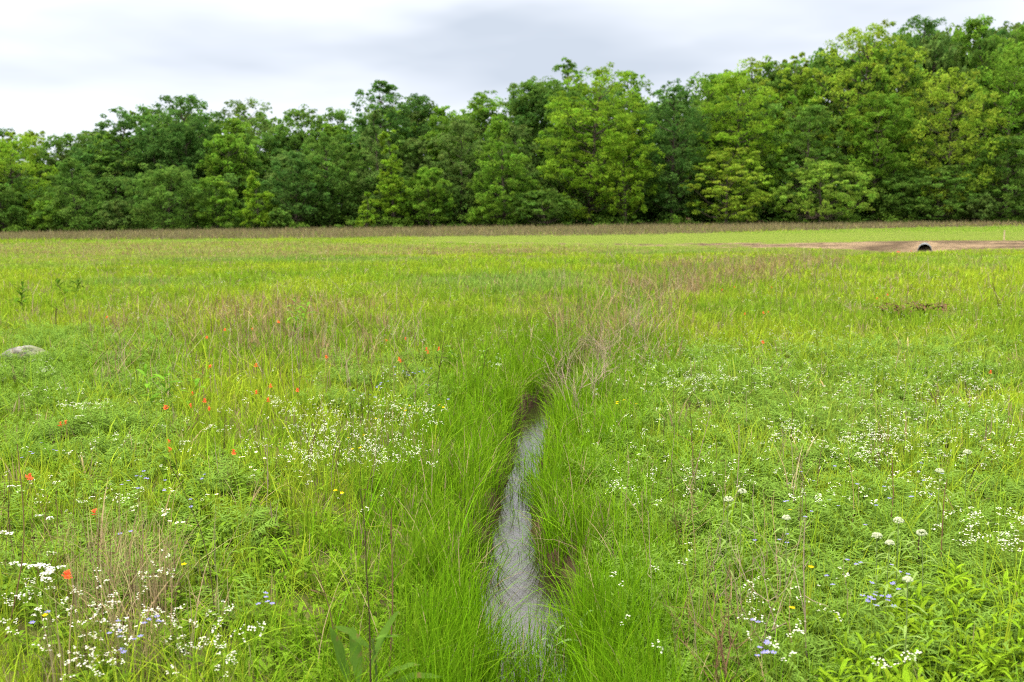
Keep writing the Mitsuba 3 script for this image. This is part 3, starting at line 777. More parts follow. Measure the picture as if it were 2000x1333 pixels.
def p_yarrow(rng):         # a broad flat white head
    st, bl = Acc(), Acc()
    top = np.array([0, 0, 0.3])
    stalk(st, [0, 0, -0.05], top - [0, 0, 0.03], 0.0016, G_STEM, rng)
    for j in range(22):
        q = 0.024 * math.sqrt(rng.random()); a = rng.uniform(0, 6.28)
        c = top + [q * math.cos(a), q * math.sin(a), -q * q * 5 + rng.normal(0, 0.0015)]
        stalk(st, top - [0, 0, 0.03], c, 0.0007, G_STEM, rng, n=3)
        petals(bl, c, 0.0056, 5, 0.0046, np.array([0.80, 0.80, 0.77]), 0.1, rng)
    return st, bl


def p_daisy(rng):
    st, bl = Acc(), Acc()
    for i in range(1):
        h = np.array([rng.normal(0, 0.022), rng.normal(0, 0.022), 0.3])
        stalk(st, [0, 0, -0.05], h, 0.0012, G_STEM, rng)
        petals(bl, h, 0.0105, 15, 0.0031, np.array([0.80, 0.79, 0.78]), 0.08, rng, r0=0.35, jit=0.05)
        disc(bl, h + [0, 0, 0.0008], 0.0042, [0.62, 0.44, 0.03], dome=0.5)
    return st, bl


def p_blue(rng):
    st, bl = Acc(), Acc()
    for i in range(1):
        h = np.array([rng.normal(0, 0.018), rng.normal(0, 0.018), 0.3])
        stalk(st, [0, 0, -0.05], h, 0.0012, G_STEM, rng)
        petals(bl, h, 0.0110, 6, 0.0062, np.array([0.25, 0.25, 0.60]), 0.35, rng, tip=[0.30, 0.29, 0.62])
        disc(bl, h + [0, 0, 0.001], 0.002, [0.6, 0.5, 0.05])
    return st, bl


def p_yellow(rng):
    st, bl = Acc(), Acc()
    for i in range(1):
        h = np.array([rng.normal(0, 0.02), rng.normal(0, 0.02), 0.3])
        stalk(st, [0, 0, -0.05], h, 0.0012, G_STEM, rng)
        petals(bl, h, 0.0115, 5, 0.0105, np.array([0.72, 0.52, 0.01]), 0.3, rng)
    return st, bl


def p_orange(rng):         # a spike of broad flame-coloured bracts
    st, bl = Acc(), Acc()
    stalk(st, [0, 0, -0.05], [0, 0, 0.285], 0.0018, [0.16, 0.13, 0.05], rng)
    for k in range(3):
        petals(bl, np.array([rng.normal(0, .003), rng.normal(0, .003), 0.272 + 0.007 * k]), 0.023 - 0.0045 * k, 6 - k, 0.0135 - 0.001 * k, np.array([0.80, 0.135, 0.045]) * rng.uniform(0.9, 1.05), 0.15 + 0.35 * k, rng, r0=0.1, jit=0.5, tip=[0.78, 0.21, 0.11])
    for k in range(5):
        lance(st, np.array([0, 0, 0.05 + 0.035 * k]), rng.uniform(0, 6.28), 0.9, 0.045, 0.006, [0.17, 0.20, 0.04], n=3)
    return st, bl


PROTO = {}
for kind_, fn_, nv in (('white', p_white, 6), ('yarrow', p_yarrow, 3), ('daisy', p_daisy, 4), ('blue', p_blue, 5), ('yellow', p_yellow, 3), ('orange', p_orange, 4)):
    PROTO[kind_] = []
    for i in range(nv):
        st, bl = fn_(np.random.default_rng(700 + 31 * i + len(kind_)))
        scene[f'{kind_}_form_{i}'] = {'type': 'shapegroup', 'stem': st.ply('mat_blade'), 'bloom': bl.ply('mat_petal')}
        PROTO[kind_].append((st, bl, f'{kind_}_form_{i}'))
FLOWER_NAME = {'white': ('white_wildflower', 'wildflower'), 'yarrow': ('white_flower_head', 'wildflower'), 'daisy': ('white_daisy', 'daisy'), 'blue': ('blue_wildflower', 'wildflower'),
               'yellow': ('yellow_wildflower', 'wildflower'), 'orange': ('orange_wildflower', 'wildflower')}
prng = np.random.default_rng(2024)


def flower(kind, px, py, h, label, group=None, scale=1.0):
    """One flowering plant whose head shows at the photo pixel; it stands on the ground straight below."""
    x, y = G(px, py, h - 0.03)
    z = float(zg(x, y))
    v = PROTO[kind][int(prng.integers(len(PROTO[kind])))]
    key = numbered(FLOWER_NAME[kind][0])
    sz = (h - z) / 0.3
    to = T().translate([float(x), float(y), z]).rotate([1, 0, 0], float(prng.normal(0, 3))).rotate([0, 0, 1], float(prng.uniform(0, 360))).scale([scale, scale, sz])
    scene[key] = {'type': 'instance', 'sg': ref(v[2]), 'to_world': to}
    tag(key, label, FLOWER_NAME[kind][1], group)


def flower_field(name, kind, pts, hs, label, sc=1.0):
    """The many smaller, farther flowers of a kind as one mesh."""
    acc = Acc()
    for (px, py), h in zip(pts, hs):
        x, y = G(px, py, h - 0.03)
        d, s_ = ditch(np.array([x]), np.array([y]))
        if d[0] < 0.3 and s_[0] < BEND_S + 1: continue
        z = float(zg(x, y))
        st, bl, _ = PROTO[kind][int(prng.integers(len(PROTO[kind])))]
        v, f, c = bl.get()
        a = prng.uniform(0, 6.28); k = 0.85 * sc * prng.uniform(0.7, 1.25) * max(1.0, 0.09 * math.hypot(x, y) ** 0.95)
        ca, sa = math.cos(a) * k, math.sin(a) * k
        vv = np.stack([v[:, 0] * ca - v[:, 1] * sa + x, v[:, 0] * sa + v[:, 1] * ca + y, z + (h - z) * v[:, 2] / 0.3], -1)
        if math.hypot(x, y) > 9: f, k_ = f[::2], 0
        acc.add(vv, f, c)
    scene[name] = acc.ply('mat_petal')
    tag(name, label, 'wildflowers', kind='stuff')


def scat(rect, n, blob=None):
    x0, y0, x1, y1 = rect
    out = []
    cl = [(prng.uniform(x0, x1), prng.uniform(y0, y1)) for _ in range(blob or 1)]
    while len(out) < n:
        if blob:
            c = cl[int(prng.integers(len(cl)))]
            p = (c[0] + prng.normal(0, (x1 - x0) * 0.09), c[1] + prng.normal(0, (y1 - y0) * 0.09))
        else:
            p = (prng.uniform(x0, x1), prng.uniform(y0, y1))
        if x0 - 20 < p[0] < x1 + 20 and y0 - 12 < p[1] < y1 + 12: out.append(p)
    return out


# white flowers
for p in scat((8, 1110, 330, 1325), 66, 60) + scat((150, 1200, 500, 1328), 56, 50):
    flower('white', *p, 0.27 + prng.uniform(-0.05, 0.05), 'small white wildflower in the thick patch at the bottom left corner', 'white flowers in the bottom left patch', 0.85)
for p in [(8, 1050), (22, 1053), (30, 1112), (44, 1116), (66, 1117), (80, 1114), (92, 1113), (102, 1124), (95, 1125), (108, 1124), (118, 1123), (82, 1137), (95, 1142), (22, 960), (74, 1021), (100, 1023)]:
    flower('yarrow', *p, 0.29, 'flat white flower head in the group left of the nearest orange flower', 'flat white flower heads at the left edge', 0.72)
for p in scat((575, 795, 780, 910), 92, 80) + scat((775, 798, 835, 832), 14):
    flower('white', *p, 0.27 + prng.uniform(-0.06, 0.05), 'tiny white wildflower in the dense patch left of the ditch', 'white flowers in the patch left of the ditch', 0.72)
for p in [(471, 901), (483, 899), (496, 893), (530, 903), (536, 900), (555, 916), (556, 909), (604, 943), (608, 938), (490, 926), (508, 929), (535, 877), (543, 880), (329, 974), (322, 1013), (333, 1010), (330, 1020), (335, 1037), (343, 1033), (354, 1036), (425, 972), (378, 1043)]:
    flower('daisy', *p, 0.28, 'white daisy with a yellow eye in the open grass left of the ditch', 'white daisies left of the ditch')
for p in scat((1850, 1010, 1995, 1085), 44, 34):
    flower('white', *p, 0.28 + prng.uniform(-0.05, 0.04), 'small white wildflower in the patch at the right edge of the meadow', 'white flowers at the right edge', 0.95)
for p in scat((1440, 1150, 1640, 1300), 26, 20) + scat((1700, 1290, 1790, 1325), 6):
    flower('white', *p, 0.24 + prng.uniform(-0.05, 0.04), 'small white wildflower low in the grass at the bottom right, left of the leafy shoots', 'white flowers at the bottom right', 0.95)
pts, hs = [], []
for rect, n, b in [((560, 790, 850, 925), 230, 110), ((1300, 735, 1430, 770), 60, 10), ((1250, 640, 2000, 770), 640, 160), ((1640, 760, 2000, 910), 240, 70), ((1520, 830, 1780, 900), 90, 14), ((0, 690, 110, 730), 34, 5),
                   ((40, 768, 250, 805), 46, 8), ((430, 595, 480, 650), 34, 5), ((860, 618, 1090, 720), 80, 14), ((740, 640, 900, 740), 50, 10), ((180, 560, 260, 620), 26, 5), ((400, 530, 760, 620), 90, 20),
                   ((0, 490, 1000, 600), 320, 120), ((1450, 540, 2000, 640), 320, 100), ((380, 790, 600, 880), 46, 12), ((0, 850, 300, 1000), 26, 10), ((1300, 900, 1850, 1000), 50, 16), ((1150, 1050, 1500, 1300), 14, 6), ((1150, 640, 2000, 1000), 260, 200), ((0, 640, 850, 1000), 120, 100)]:
    q = scat(rect, n, b)
    pts += q; hs += list(np.clip(0.22 + prng.uniform(-0.05, 0.07, len(q)), 0.12, 0.3))
flower_field('white_blossoms', 'white', pts, hs, 'scattered tiny white blossoms dotting the meadow farther off')
# blue, yellow and orange flowers
BL = [((20, 1210, 330, 1320), 16, 'blue wildflower among the white ones at the bottom left corner', 'blue flowers in the bottom left patch'),
      ((210, 930, 420, 1060), 16, 'blue wildflower in the open grass above the bottom left white patch', 'blue flowers left of the ditch'),
      ((500, 1160, 560, 1200), 5, 'blue wildflower left of the big-leaved dock plant', 'blue flowers beside the dock plant'),
      ((1600, 1100, 1770, 1215), 22, 'blue wildflower in the grass left of the leafy shoots at the bottom right', 'blue flowers at the bottom right'),
      ((1480, 880, 1830, 1070), 26, 'blue wildflower in the feathery green herbs of the right half', 'blue flowers in the right half'),
      ((1475, 1215, 1515, 1290), 8, 'blue wildflower beside the forked dead shrub at the bottom right', 'blue flowers by the forked dead shrub'),
      ((700, 725, 860, 785), 26, 'small blue wildflower in the bluish band left of the ditch bend', 'blue flowers left of the ditch bend'),
      ((40, 880, 110, 975), 6, 'blue wildflower near the left edge', 'blue flowers near the left edge')]
for rect, n, lab, grp in BL:
    for p in scat(rect, n, max(2, n // 3)): flower('blue', *p, 0.22 + prng.uniform(-0.05, 0.06), lab, grp)
for p in [(793, 812), (796, 806), (803, 800), (690, 866), (702, 862), (683, 888), (858, 802), (867, 802), (735, 830), (700, 884)]:
    flower('yellow', *p, 0.30, 'yellow wildflower in or beside the dense white patch left of the ditch', 'yellow flowers by the white patch')
for p in [(1203, 795), (1221, 792), (1236, 797), (1197, 800)]:
    flower('yellow', *p, 0.3, 'yellow wildflower on the right bank beyond the ditch', 'yellow flowers on the right bank')
for p in [(652, 975), (660, 972), (367, 1122), (91, 1217), (1546, 1207), (1600, 1125), (1930, 868), (1560, 1008)]:
    flower('yellow', *p, 0.26, 'single yellow wildflower standing apart in the near grass', 'single yellow flowers in the near grass')
OR_NEAR = [(135, 1124, 'largest orange flower spike, beside the flat white heads at the left edge'), (183, 1006, 'orange flower spike on a brown stem above the bottom left white patch'), (60, 934, 'orange flower spike near the left edge, third nearest'),
           (410, 719, 'bright orange flower spike in the short grass of the left middle'), (638, 700, 'orange flower spike beside small white flowers left of the ditch'), (500, 716, 'orange flower spike right of the brightest one in the left middle'),
           (325, 797, 'orange flower spike before the leafy milkweed shoots on the left'), (208, 622, 'orange flower in the dry grass behind the feathery herbs on the left'), (545, 630, 'orange flower at the right end of the reddish dry patch')]
for x, y, lab in OR_NEAR: flower('orange', x, y, 0.34, lab, None, 0.92)
for grp, lab, P_ in (('orange flowers left of the ditch bend', 'small orange flower spike in the loose group left of the ditch bend', [(783, 706), (755, 667), (792, 664), (833, 684), (857, 683), (780, 702), (835, 690)]),
                     ('orange flowers in the left middle', 'orange flower spike among thin stems in the left middle of the meadow', [(372, 796), (408, 803), (400, 785), (375, 773), (328, 867), (332, 882), (118, 832), (130, 828), (455, 887), (580, 765), (530, 755), (500, 770), (523, 785)]),
                     ('orange flowers by the reddish dry patch', 'orange flower in front of the reddish dry patch', [(492, 645), (440, 645), (405, 660)]),
                     ('orange flowers in the far right half', 'far orange flower in the right half of the meadow', [(1411, 568), (1435, 563), (1507, 563), (1733, 577), (1712, 585), (1455, 615), (1490, 612), (1500, 611), (1490, 670), (1936, 730)])):
    for x, y in P_: flower('orange', x, y, 0.32, lab, grp, 0.68)
flower('orange', 1755, 493, 0.22, 'orange flower clump left of the culvert pipe, the farther one from it', None, 2.6)
flower('orange', 1780, 492, 0.22, 'orange flower clump just left of the culvert pipe', None, 2.3)
flower('yellow', 669, 449, 0.42, 'lone yellow flower clump before the wood, left of centre', None, 4.0)

# ------------------------------------------------------------------ dry stems and dead shrubs
srng = np.random.default_rng(31)
D_DARK, D_BRN, D_TAN, D_GREY = np.array([0.060, 0.040, 0.028]), np.array([0.150, 0.095, 0.055]), np.array([0.36, 0.27, 0.15]), np.array([0.27, 0.225, 0.155])


def stem_between(bx, by, tx, ty, r, col, label, group=None, twigs=0):
    """A dry stem standing on the ground at one photo pixel with its tip at another, both at one depth."""
    x, y = G(bx, by, 0.0)
    z = float(zg(x, y))
    tip = at_depth(tx, ty, y)
    acc = Acc()
    a, b = np.array([x, y, z - 0.03]), tip + [0, srng.normal(0, 0.05), 0]
    L = np.linalg.norm(b - a)
    t = np.linspace(0, 1, 8)[:, None]
    bowv = srng.normal(0, 0.03 * L, 3) * [1, 1, 0.1]
    path = a * (1 - t) + b * t + np.sin(t * np.pi) * bowv + srng.normal(0, 0.006 * L, (8, 3)) * t
    acc.add(*tube(path, r * np.linspace(1, 0.45, 8), 5), col)
    for k in range(twigs):
        q = path[int(srng.integers(3, 7))]
        acc.add(*tube([q, q + srng.normal(0, 0.05 * L, 3) + [0, 0, 0.07 * L], q + srng.normal(0, 0.09 * L, 3) + [0, 0, 0.17 * L]], r * np.array([0.5, 0.4, 0.2]), 4), col)
    key = numbered('dry_stem')
    scene[key] = acc.ply('mat_dry', True)
    tag(key, label, 'dry stem', group)


for bx, by, tx, ty, r, c, lab, tw in [
    (717, 1420, 711, 950, 0.0034, D_DARK, 'long dark reddish stem rising in front of the dock plant', 0), (752, 1290, 762, 1000, 0.0036, D_BRN, 'brown stem just right of the dock plant', 2),
    (2, 1260, 10, 880, 0.003, D_BRN, 'brown stem along the left edge', 0), (140, 1330, 137, 1135, 0.003, D_DARK, 'dark stem under the largest orange flower', 0),
    (420, 1215, 328, 880, 0.0022, D_DARK * 1.4, 'long dark leaning stem in the open grass left of the ditch', 2), (190, 1240, 187, 1015, 0.0028, D_BRN, 'thin brown stem under the second orange flower', 0),
    (160, 895, 130, 830, 0.0035, D_DARK, 'short dark leaning stem at the left', 1), (1345, 965, 1348, 835, 0.004, D_BRN, 'dark brown stem beyond the right bank', 2), (1430, 1010, 1447, 830, 0.0034, D_GREY, 'grey brown stem right of the dark one beyond the right bank', 2),
    (1582, 1300, 1577, 1015, 0.0038, D_GREY, 'grey stem with a flaking tip right of the forked dead shrub', 3), (1733, 1055, 1750, 890, 0.0036, D_BRN, 'reddish stem between the pale domed flower heads', 0),
    (1838, 1135, 1846, 935, 0.0036, D_BRN, 'straight reddish brown stem at the right', 1), (1802, 1125, 1790, 1045, 0.0055, D_DARK, 'thick black broken stem below the pale domed flower head', 1), (1868, 965, 1895, 895, 0.004, D_DARK, 'dark stem bent over to the right near the right edge', 2),
    (1952, 605, 1942, 553, 0.008, D_DARK, 'lone dark curved stem far off at the right', 0), (845, 775, 868, 655, 0.0042, D_DARK, 'dark stem left of the ditch bend with a thin fork', 3), (928, 745, 950, 680, 0.0045, D_DARK, 'dark leaning stem just left of the ditch bend', 2),
    (110, 655, 113, 598, 0.009, D_DARK, 'dark seed stalk behind the grey boulder', 1), (103, 650, 108, 606, 0.008, D_DARK, 'second dark seed stalk behind the grey boulder, left of the first', 0), (1325, 985, 1385, 800, 0.003, D_GREY, 'thin grey stem leaning right beyond the right bank', 2),
    (660, 1260, 612, 1080, 0.003, D_BRN, 'brown stem left of the dock plant', 1), (1060, 935, 1185, 1015, 0.0032, D_TAN, 'long tan straw arching along the right bank', 0), (1965, 900, 1985, 830, 0.004, D_DARK, 'dark stem at the right edge', 1)]:
    stem_between(bx, by, tx, ty, r, c, lab, twigs=tw)
for rect, n, hpx, r, cols, lab, grp in [
    ((140, 1180, 350, 1360), 64, (110, 260), 0.0013, (D_BRN, D_TAN, D_TAN), 'thin dry grass stem in the tan clump at the bottom left', 'dry stems in the tan clump at the bottom left'),
    ((0, 1020, 240, 1260), 22, (80, 190), 0.0018, (D_DARK, D_BRN, D_BRN), 'thin brown stem among the white flowers at the left', 'dry stems among the white flowers at the left'),
    ((430, 830, 760, 1010), 30, (60, 130), 0.0022, (D_GREY, D_BRN, D_DARK), 'thin upright dry stem in the meadow left of the ditch', 'dry stems in the meadow left of the ditch'),
    ((1250, 1000, 1680, 1290), 24, (100, 210), 0.0018, (D_GREY, D_TAN, D_BRN), 'thin dry stem in the herbs right of the ditch', 'dry stems right of the ditch'),
    ((1300, 780, 1960, 960), 26, (50, 120), 0.0024, (D_GREY, D_BRN, D_DARK), 'thin dry stem farther off in the right half', 'dry stems in the far right half')]:
    for _ in range(n):
        bx, by = srng.uniform(rect[0], rect[2]), srng.uniform(rect[1], rect[3])
        stem_between(bx, by, bx + srng.normal(0, 16), by - srng.uniform(*hpx), r * srng.uniform(0.8, 1.3), cols[int(srng.integers(3))], lab, grp, int(srng.integers(0, 3)))
acc = Acc()                                                  # the farther dry stalks, past counting
n = 900
spx = np.concatenate([srng.uniform(180, 830, 330), srng.uniform(1080, 1330, 260), srng.uniform(1150, 1650, 160), srng.uniform(0, 2000, 150)])
spy = np.concatenate([srng.uniform(610, 800, 330), srng.uniform(560, 720, 260), srng.uniform(505, 570, 160), srng.uniform(500, 640, 150)])
sx, sy = G(spx, spy, 0.0).T
for x, y in zip(sx, sy):
    z = float(zg(x, y)); r = math.hypot(x, y)
    h = srng.uniform(0.22, 0.62)
    acc.add(*tube([[x, y, z], [x + srng.normal(0, .04), y + srng.normal(0, .04), z + h * 0.55], [x + srng.normal(0, .1), y + srng.normal(0, .1), z + h]], np.array([1, 0.8, 0.5]) * (0.0014 + 0.00016 * r), 3), (D_GREY, D_BRN, D_GREY, D_TAN * 0.8)[int(srng.integers(4))] * srng.uniform(0.7, 1.2))
scene['dry_stalks'] = acc.ply('mat_dry')
tag('dry_stalks', 'greyish brown dry stalks standing thinly over the middle of the meadow', 'dry stalks', kind='stuff')


def branchy(base, H, spread, r, col, rng, n_main=5, tilt=(0, 0)):
    acc = Acc()

    def grow(p, d, L, r, lev):
        m = 5
        t = np.linspace(0, 1, m)[:, None]
        side = rng.normal(0, 0.08 * L, 3)
        pts = p + d * L * t + np.sin(t * np.pi) * side
        acc.add(*tube(pts, r * np.linspace(1, 0.55, m), 5 if lev == 0 else 4), col * rng.uniform(0.85, 1.15))
        if lev < 3:
            for k in range(int(rng.integers(2, 4))):
                q = pts[int(rng.integers(2, m))]
                dd = nrm(d + rng.normal(0, spread, 3) + [0, 0, 0.12])
                grow(q, dd, L * rng.uniform(0.45, 0.75), r * 0.55, lev + 1)

    for k in range(n_main):
        grow(np.asarray(base, float) + rng.normal(0, 0.015, 3) * [1, 1, 0], nrm(np.array([tilt[0], tilt[1], 1.0]) + rng.normal(0, spread * 0.55, 3) * [1, 1, 0]), H * rng.uniform(0.45, 0.65), r, 0)
    return acc


for px, py, H, spread, r, c, nm, tilt, lab, seed in [
    (1428, 1345, 0.62, 0.42, 0.0042, D_BRN * 1.2, 3, (0.05, 0), 'forked dead shrub with reddish brown lower stems at the bottom right', 5),
    (1490, 1300, 0.55, 0.38, 0.0034, D_GREY, 2, (0.1, 0), 'second dead shrub, thinner and greyer, right of the forked one', 6),
    (1390, 1200, 0.5, 0.4, 0.003, D_GREY, 2, (-0.1, 0), 'thin dead shrub behind and left of the forked one', 16),
    (1128, 790, 0.80, 0.40, 0.0050, D_GREY * 1.15, 6, (0.02, 0), 'pale grey twiggy dead shrub at the bend of the ditch', 7),
    (1150, 760, 0.75, 0.45, 0.0046, D_GREY * 1.1, 5, (0.25, 0), 'grey dead shrub leaning right, just beyond the one at the ditch bend', 8),
    (1105, 740, 0.62, 0.42, 0.0034, D_GREY, 4, (-0.1, 0), 'thin dead shrub left of the pale one at the ditch bend', 17),
    (1190, 710, 0.72, 0.5, 0.005, D_GREY, 6, (0.1, 0), 'tangled grey dead shrub between the ditch bend and the bushy one', 18),
    (1225, 665, 0.72, 0.5, 0.0055, D_GREY, 7, (0.1, 0), 'bushy grey dead shrub farther up the line of the ditch', 9),
    (1095, 665, 0.7, 0.4, 0.004, D_BRN * 1.2, 5, (0.0, 0), 'brown dead shrub behind the ditch bend, left of the bushy grey one', 19),
    (835, 1075, 0.34, 0.34, 0.0032, D_TAN * 0.85, 1, (-0.45, 0.3), 'fallen tan dead twig with a fan of side twigs left of the ditch', 10),
    (1330, 1060, 0.42, 0.4, 0.0028, D_BRN, 2, (0, 0), 'small brown dead shrub on the grass right of the ditch', 11),
    (100, 1180, 0.4, 0.4, 0.0028, D_BRN, 2, (-0.2, 0), 'small brown dead shrub beside the flat white flower heads', 12),
    (350, 870, 0.4, 0.5, 0.003, D_BRN, 2, (0.5, 0), 'low tangled brown twigs in the left middle of the meadow', 13)]:
    x, y = G(px, py, 0.0)
    key = numbered('dead_shrub')
    scene[key] = branchy([x, y, float(zg(x, y)) - 0.02], H, spread, r, c, np.random.default_rng(seed), nm, tilt).ply('mat_dry', True)
    tag(key, lab, 'dead shrub')

# ------------------------------------------------------------------ leafy plants
lrng = np.random.default_rng(63)


def leafy_plant(name, px, py, H, nleaf, L, W, col, label, cat='plant', group=None, lean=(0, 0), up=(0.2, 0.9), droop=0.35, stem_r=0.0022, split=True, rng=lrng, topz=None, whorl=False, low=0.15):
    """stem and leaves, each leaf a part; with split False the leaves are one part."""
    x, y = G(px, py, 0.0)
    z = float(zg(x, y))
    key = numbered(name)
    st = Acc()
    t = np.linspace(0, 1, 7)
    path = np.stack([x + lean[0] * t ** 1.5, y + lean[1] * t ** 1.5, z - 0.02 + H * t], -1)
    st.add(*tube(path, stem_r * np.linspace(1, 0.6, 7), 5), col * 0.85)
    scene[f'{key}__stem'] = st.ply('mat_blade', True)
    one = Acc()
    for i in range(nleaf):
        u = low + (1 - low) * (i + 0.5) / nleaf
        p = np.array([np.interp(u, t, path[:, k]) for k in range(3)])
        az = i * (2.39996 if not whorl else math.pi) + (0 if not whorl else (i // 2) * 1.57) + rng.normal(0, 0.25)
        k = (0.75 + 0.5 * math.sin(u * math.pi)) * rng.uniform(0.8, 1.15)
        acc = one if not split else Acc()
        lance(acc, p, az, rng.uniform(*up) + 0.45 * max(0, u - 0.75) / 0.25, L * k, W * k, col * rng.uniform(0.82, 1.2) * (1 + rng.normal(0, 0.04, 3)), droop * rng.uniform(0.6, 1.4))
        if split:
            scene[f'{key}__leaf' + (f'_{i:03d}' if i else '')] = acc.ply('mat_blade', True)
    if not split: scene[f'{key}__leaves'] = one.ply('mat_blade', True)
    tag(key, label, cat, group)
    return key, path[-1]


# the dock with its big leaves
x, y = G(725, 1355, 0.0); zd = float(zg(x, y)) + 0.13; key = 'dock_plant'
_used.add(key)
acc = Acc(); stalk(acc, [x, y, zd - 0.16], [x + 0.01, y, zd + 0.20], 0.006, [0.13, 0.20, 0.05], lrng, sides=6); scene[key + '__stem'] = acc.ply('mat_blade', True)
DOCK = np.array([0.115, 0.225, 0.030])
for i, (dx, dz, az, up, L, W, droop) in enumerate([(0.0, 0.10, 0.5, 1.15, 0.30, 0.060, 0.25), (0.0, 0.16, 2.9, 0.75, 0.20, 0.052, 0.25), (-0.07, 0.02, 2.6, 1.25, 0.29, 0.050, 0.12), (0.03, 0.05, 5.9, 0.75, 0.24, 0.062, 0.30),
                                                   (0.02, 0.0, 5.2, 0.55, 0.22, 0.062, 0.35), (0.03, 0.02, 0.1, 0.4, 0.26, 0.058, 0.25), (0.02, 0.20, 0.2, 0.4, 0.10, 0.028, 0.35), (-0.02, 0.0, 4.2, 0.8, 0.24, 0.055, 0.35), (-0.04, 0.04, 1.9, 1.2, 0.27, 0.05, 0.2)]):
    acc = Acc()
    lance(acc, np.array([x + dx, y, zd + dz]), az, up, L * 0.88, W * 0.85, DOCK * lrng.uniform(0.85, 1.2), droop, 0.22, 17)
    v, f, c = acc.get()
    v = v + 0.022 * (meshkit.fbm(v * 26.0, 2, 4)[:, None] - 0.5) * [0.3, 1, 0.8]
    q = meshkit.fbm(v * 55.0, 3, 6)[:, None]
    c = c * (0.72 + 0.56 * meshkit.fbm(v * 22.0, 3, 5)[:, None]) * (1 - smooth(0.64, 0.72, q)) + np.array([0.22, 0.15, 0.06]) * smooth(0.64, 0.72, q)
    scene[key + '__leaf' + (f'_{i:03d}' if i else '')] = vply(v, f, c, 'mat_leaf', True)
tag(key, 'dark green dock plant with big broad wavy leaves at the bottom left of the ditch', 'dock plant')

MILK = np.array([0.120, 0.250, 0.022])
for px, py, H, n_, L, lean, lab, nm in [
    (300, 815, 0.42, 12, 0.13, (-0.05, 0), 'leafy green shoot, left one of the three behind the orange flower', 'leafy_weed'), (322, 820, 0.46, 14, 0.13, (0.03, 0), 'bright upright leafy shoot, middle one of the three behind the orange flower', 'leafy_weed'),
    (360, 812, 0.36, 10, 0.13, (0.18, 0), 'leafy shoot leaning right, right one of the three behind the orange flower', 'leafy_weed'),
    (578, 668, 0.55, 16, 0.16, (0.02, 0), 'bushy yellow topped leafy weed in front of the reddish dry patch', 'leafy_weed'), (590, 664, 0.5, 14, 0.16, (0.1, 0), 'leafy weed leaning right behind the bushy yellow topped one', 'leafy_weed'),
    (905, 718, 0.30, 10, 0.10, (-0.16, 0), 'dark leafy stem bending left near the ditch bend', 'leafy_weed'), (925, 735, 0.40, 9, 0.09, (0.12, 0), 'leafy stem with a drooping tuft right of the bending one', 'leafy_weed'),
    (42, 605, 0.45, 20, 0.2, (0.05, 0), 'dark bushy weed near the left edge beyond the boulder', 'leafy_weed'), (125, 582, 0.36, 14, 0.2, (-0.15, 0), 'dark leafy weed in the far left meadow, left one of a pair', 'leafy_weed'), (148, 578, 0.36, 14, 0.2, (0.1, 0), 'dark leafy weed in the far left meadow, right one of a pair', 'leafy_weed')]:
    leafy_plant(nm, px, py, H, n_, L, L * 0.24, MILK * (0.6 if 'dark' in lab else 1.05), lab, lean=lean, split=py > 700)

WILLOW = np.array([0.185, 0.300, 0.095])
for px, py, H, n_, lean, lab in [(1062, 1125, 0.36, 10, (0.05, 0), 'pale willow-leaved weed at the water on the right bank, the tallest'), (1030, 1140, 0.26, 9, (-0.07, 0), 'pale willow-leaved weed standing in the water'), (1085, 1160, 0.24, 9, (0.06, -0.05), 'pale willow-leaved weed on the mud right of the water'),
                                 (1128, 1140, 0.28, 9, (0.03, 0), 'pale willow-leaved weed at the right, highest on the bank'), (985, 1120, 0.20, 8, (-0.04, 0), 'pale willow-leaved weed on the left side of the water')]:
    leafy_plant('willow_weed', px, py + 55, H, n_, 0.085, 0.015, WILLOW, lab, lean=lean, droop=0.45)

# pale domed flower heads on leafy stems
for i, (px, py, lab) in enumerate([(1450, 957, 'pale domed flower head behind the grey stem, right one of a pair'), (1423, 972, 'pale domed flower head behind the grey stem, left one of a pair'), (1536, 1007, 'small pale domed flower head above the thin dead shrubs'),
                                   (1755, 1013, 'widest pale domed flower head, right of the reddish stem'), (1713, 1043, 'round pale flower head left of the reddish stem'), (1738, 1056, 'small pale flower head on the reddish stem'), (1800, 1037, 'pale domed flower head above the thick black broken stem'),
                                   (1773, 1127, 'low pale flower head below the black broken stem'), (1835, 917, 'far pale domed flower head at the right'), (1890, 880, 'farthest pale domed flower head near the right edge')]):
    h = 0.40
    x, y = G(px, py, h)
    q = G(px, py, h)
    bpx = None
    z = float(zg(x, y))
    key = numbered('milkweed')
    rr = np.random.default_rng(400 + i)
    st = Acc(); stalk(st, [x, y, z - .02], [x, y, h - 0.01], 0.0026, [0.19, 0.26, 0.09], rr, 0.015, 5, 6)
    scene[f'{key}__stem'] = st.ply('mat_blade', True)
    one = Acc()
    for k in range(13):
        lance(one, np.array([x, y, z + (h - z) * (0.25 + 0.68 * k / 13)]), k * 2.4 + rr.normal(0, .2), rr.uniform(0.3, 0.7), 0.085 * rr.uniform(0.8, 1.2), 0.010, np.array([0.19, 0.29, 0.07]) * rr.uniform(0.85, 1.15), 0.55)
    scene[f'{key}__leaves'] = one.ply('mat_blade', True)
    hd = Acc()
    R = 0.018 if i not in (2, 5, 7) else 0.014
    for k in range(46):
        d = nrm(rr.normal(0, 1, 3)); d[2] = abs(d[2]) * 0.75
        ico = trimesh.creation.icosahedron()
        hd.add(ico.vertices * 0.0042 * rr.uniform(0.8, 1.2) + np.array([x, y, h - 0.012]) + d * R, ico.faces, np.array([0.46, 0.52, 0.34]) * rr.uniform(0.85, 1.2))
    scene[f'{key}__flower_head'] = hd.ply('mat_petal')
    tag(key, lab, 'milkweed')

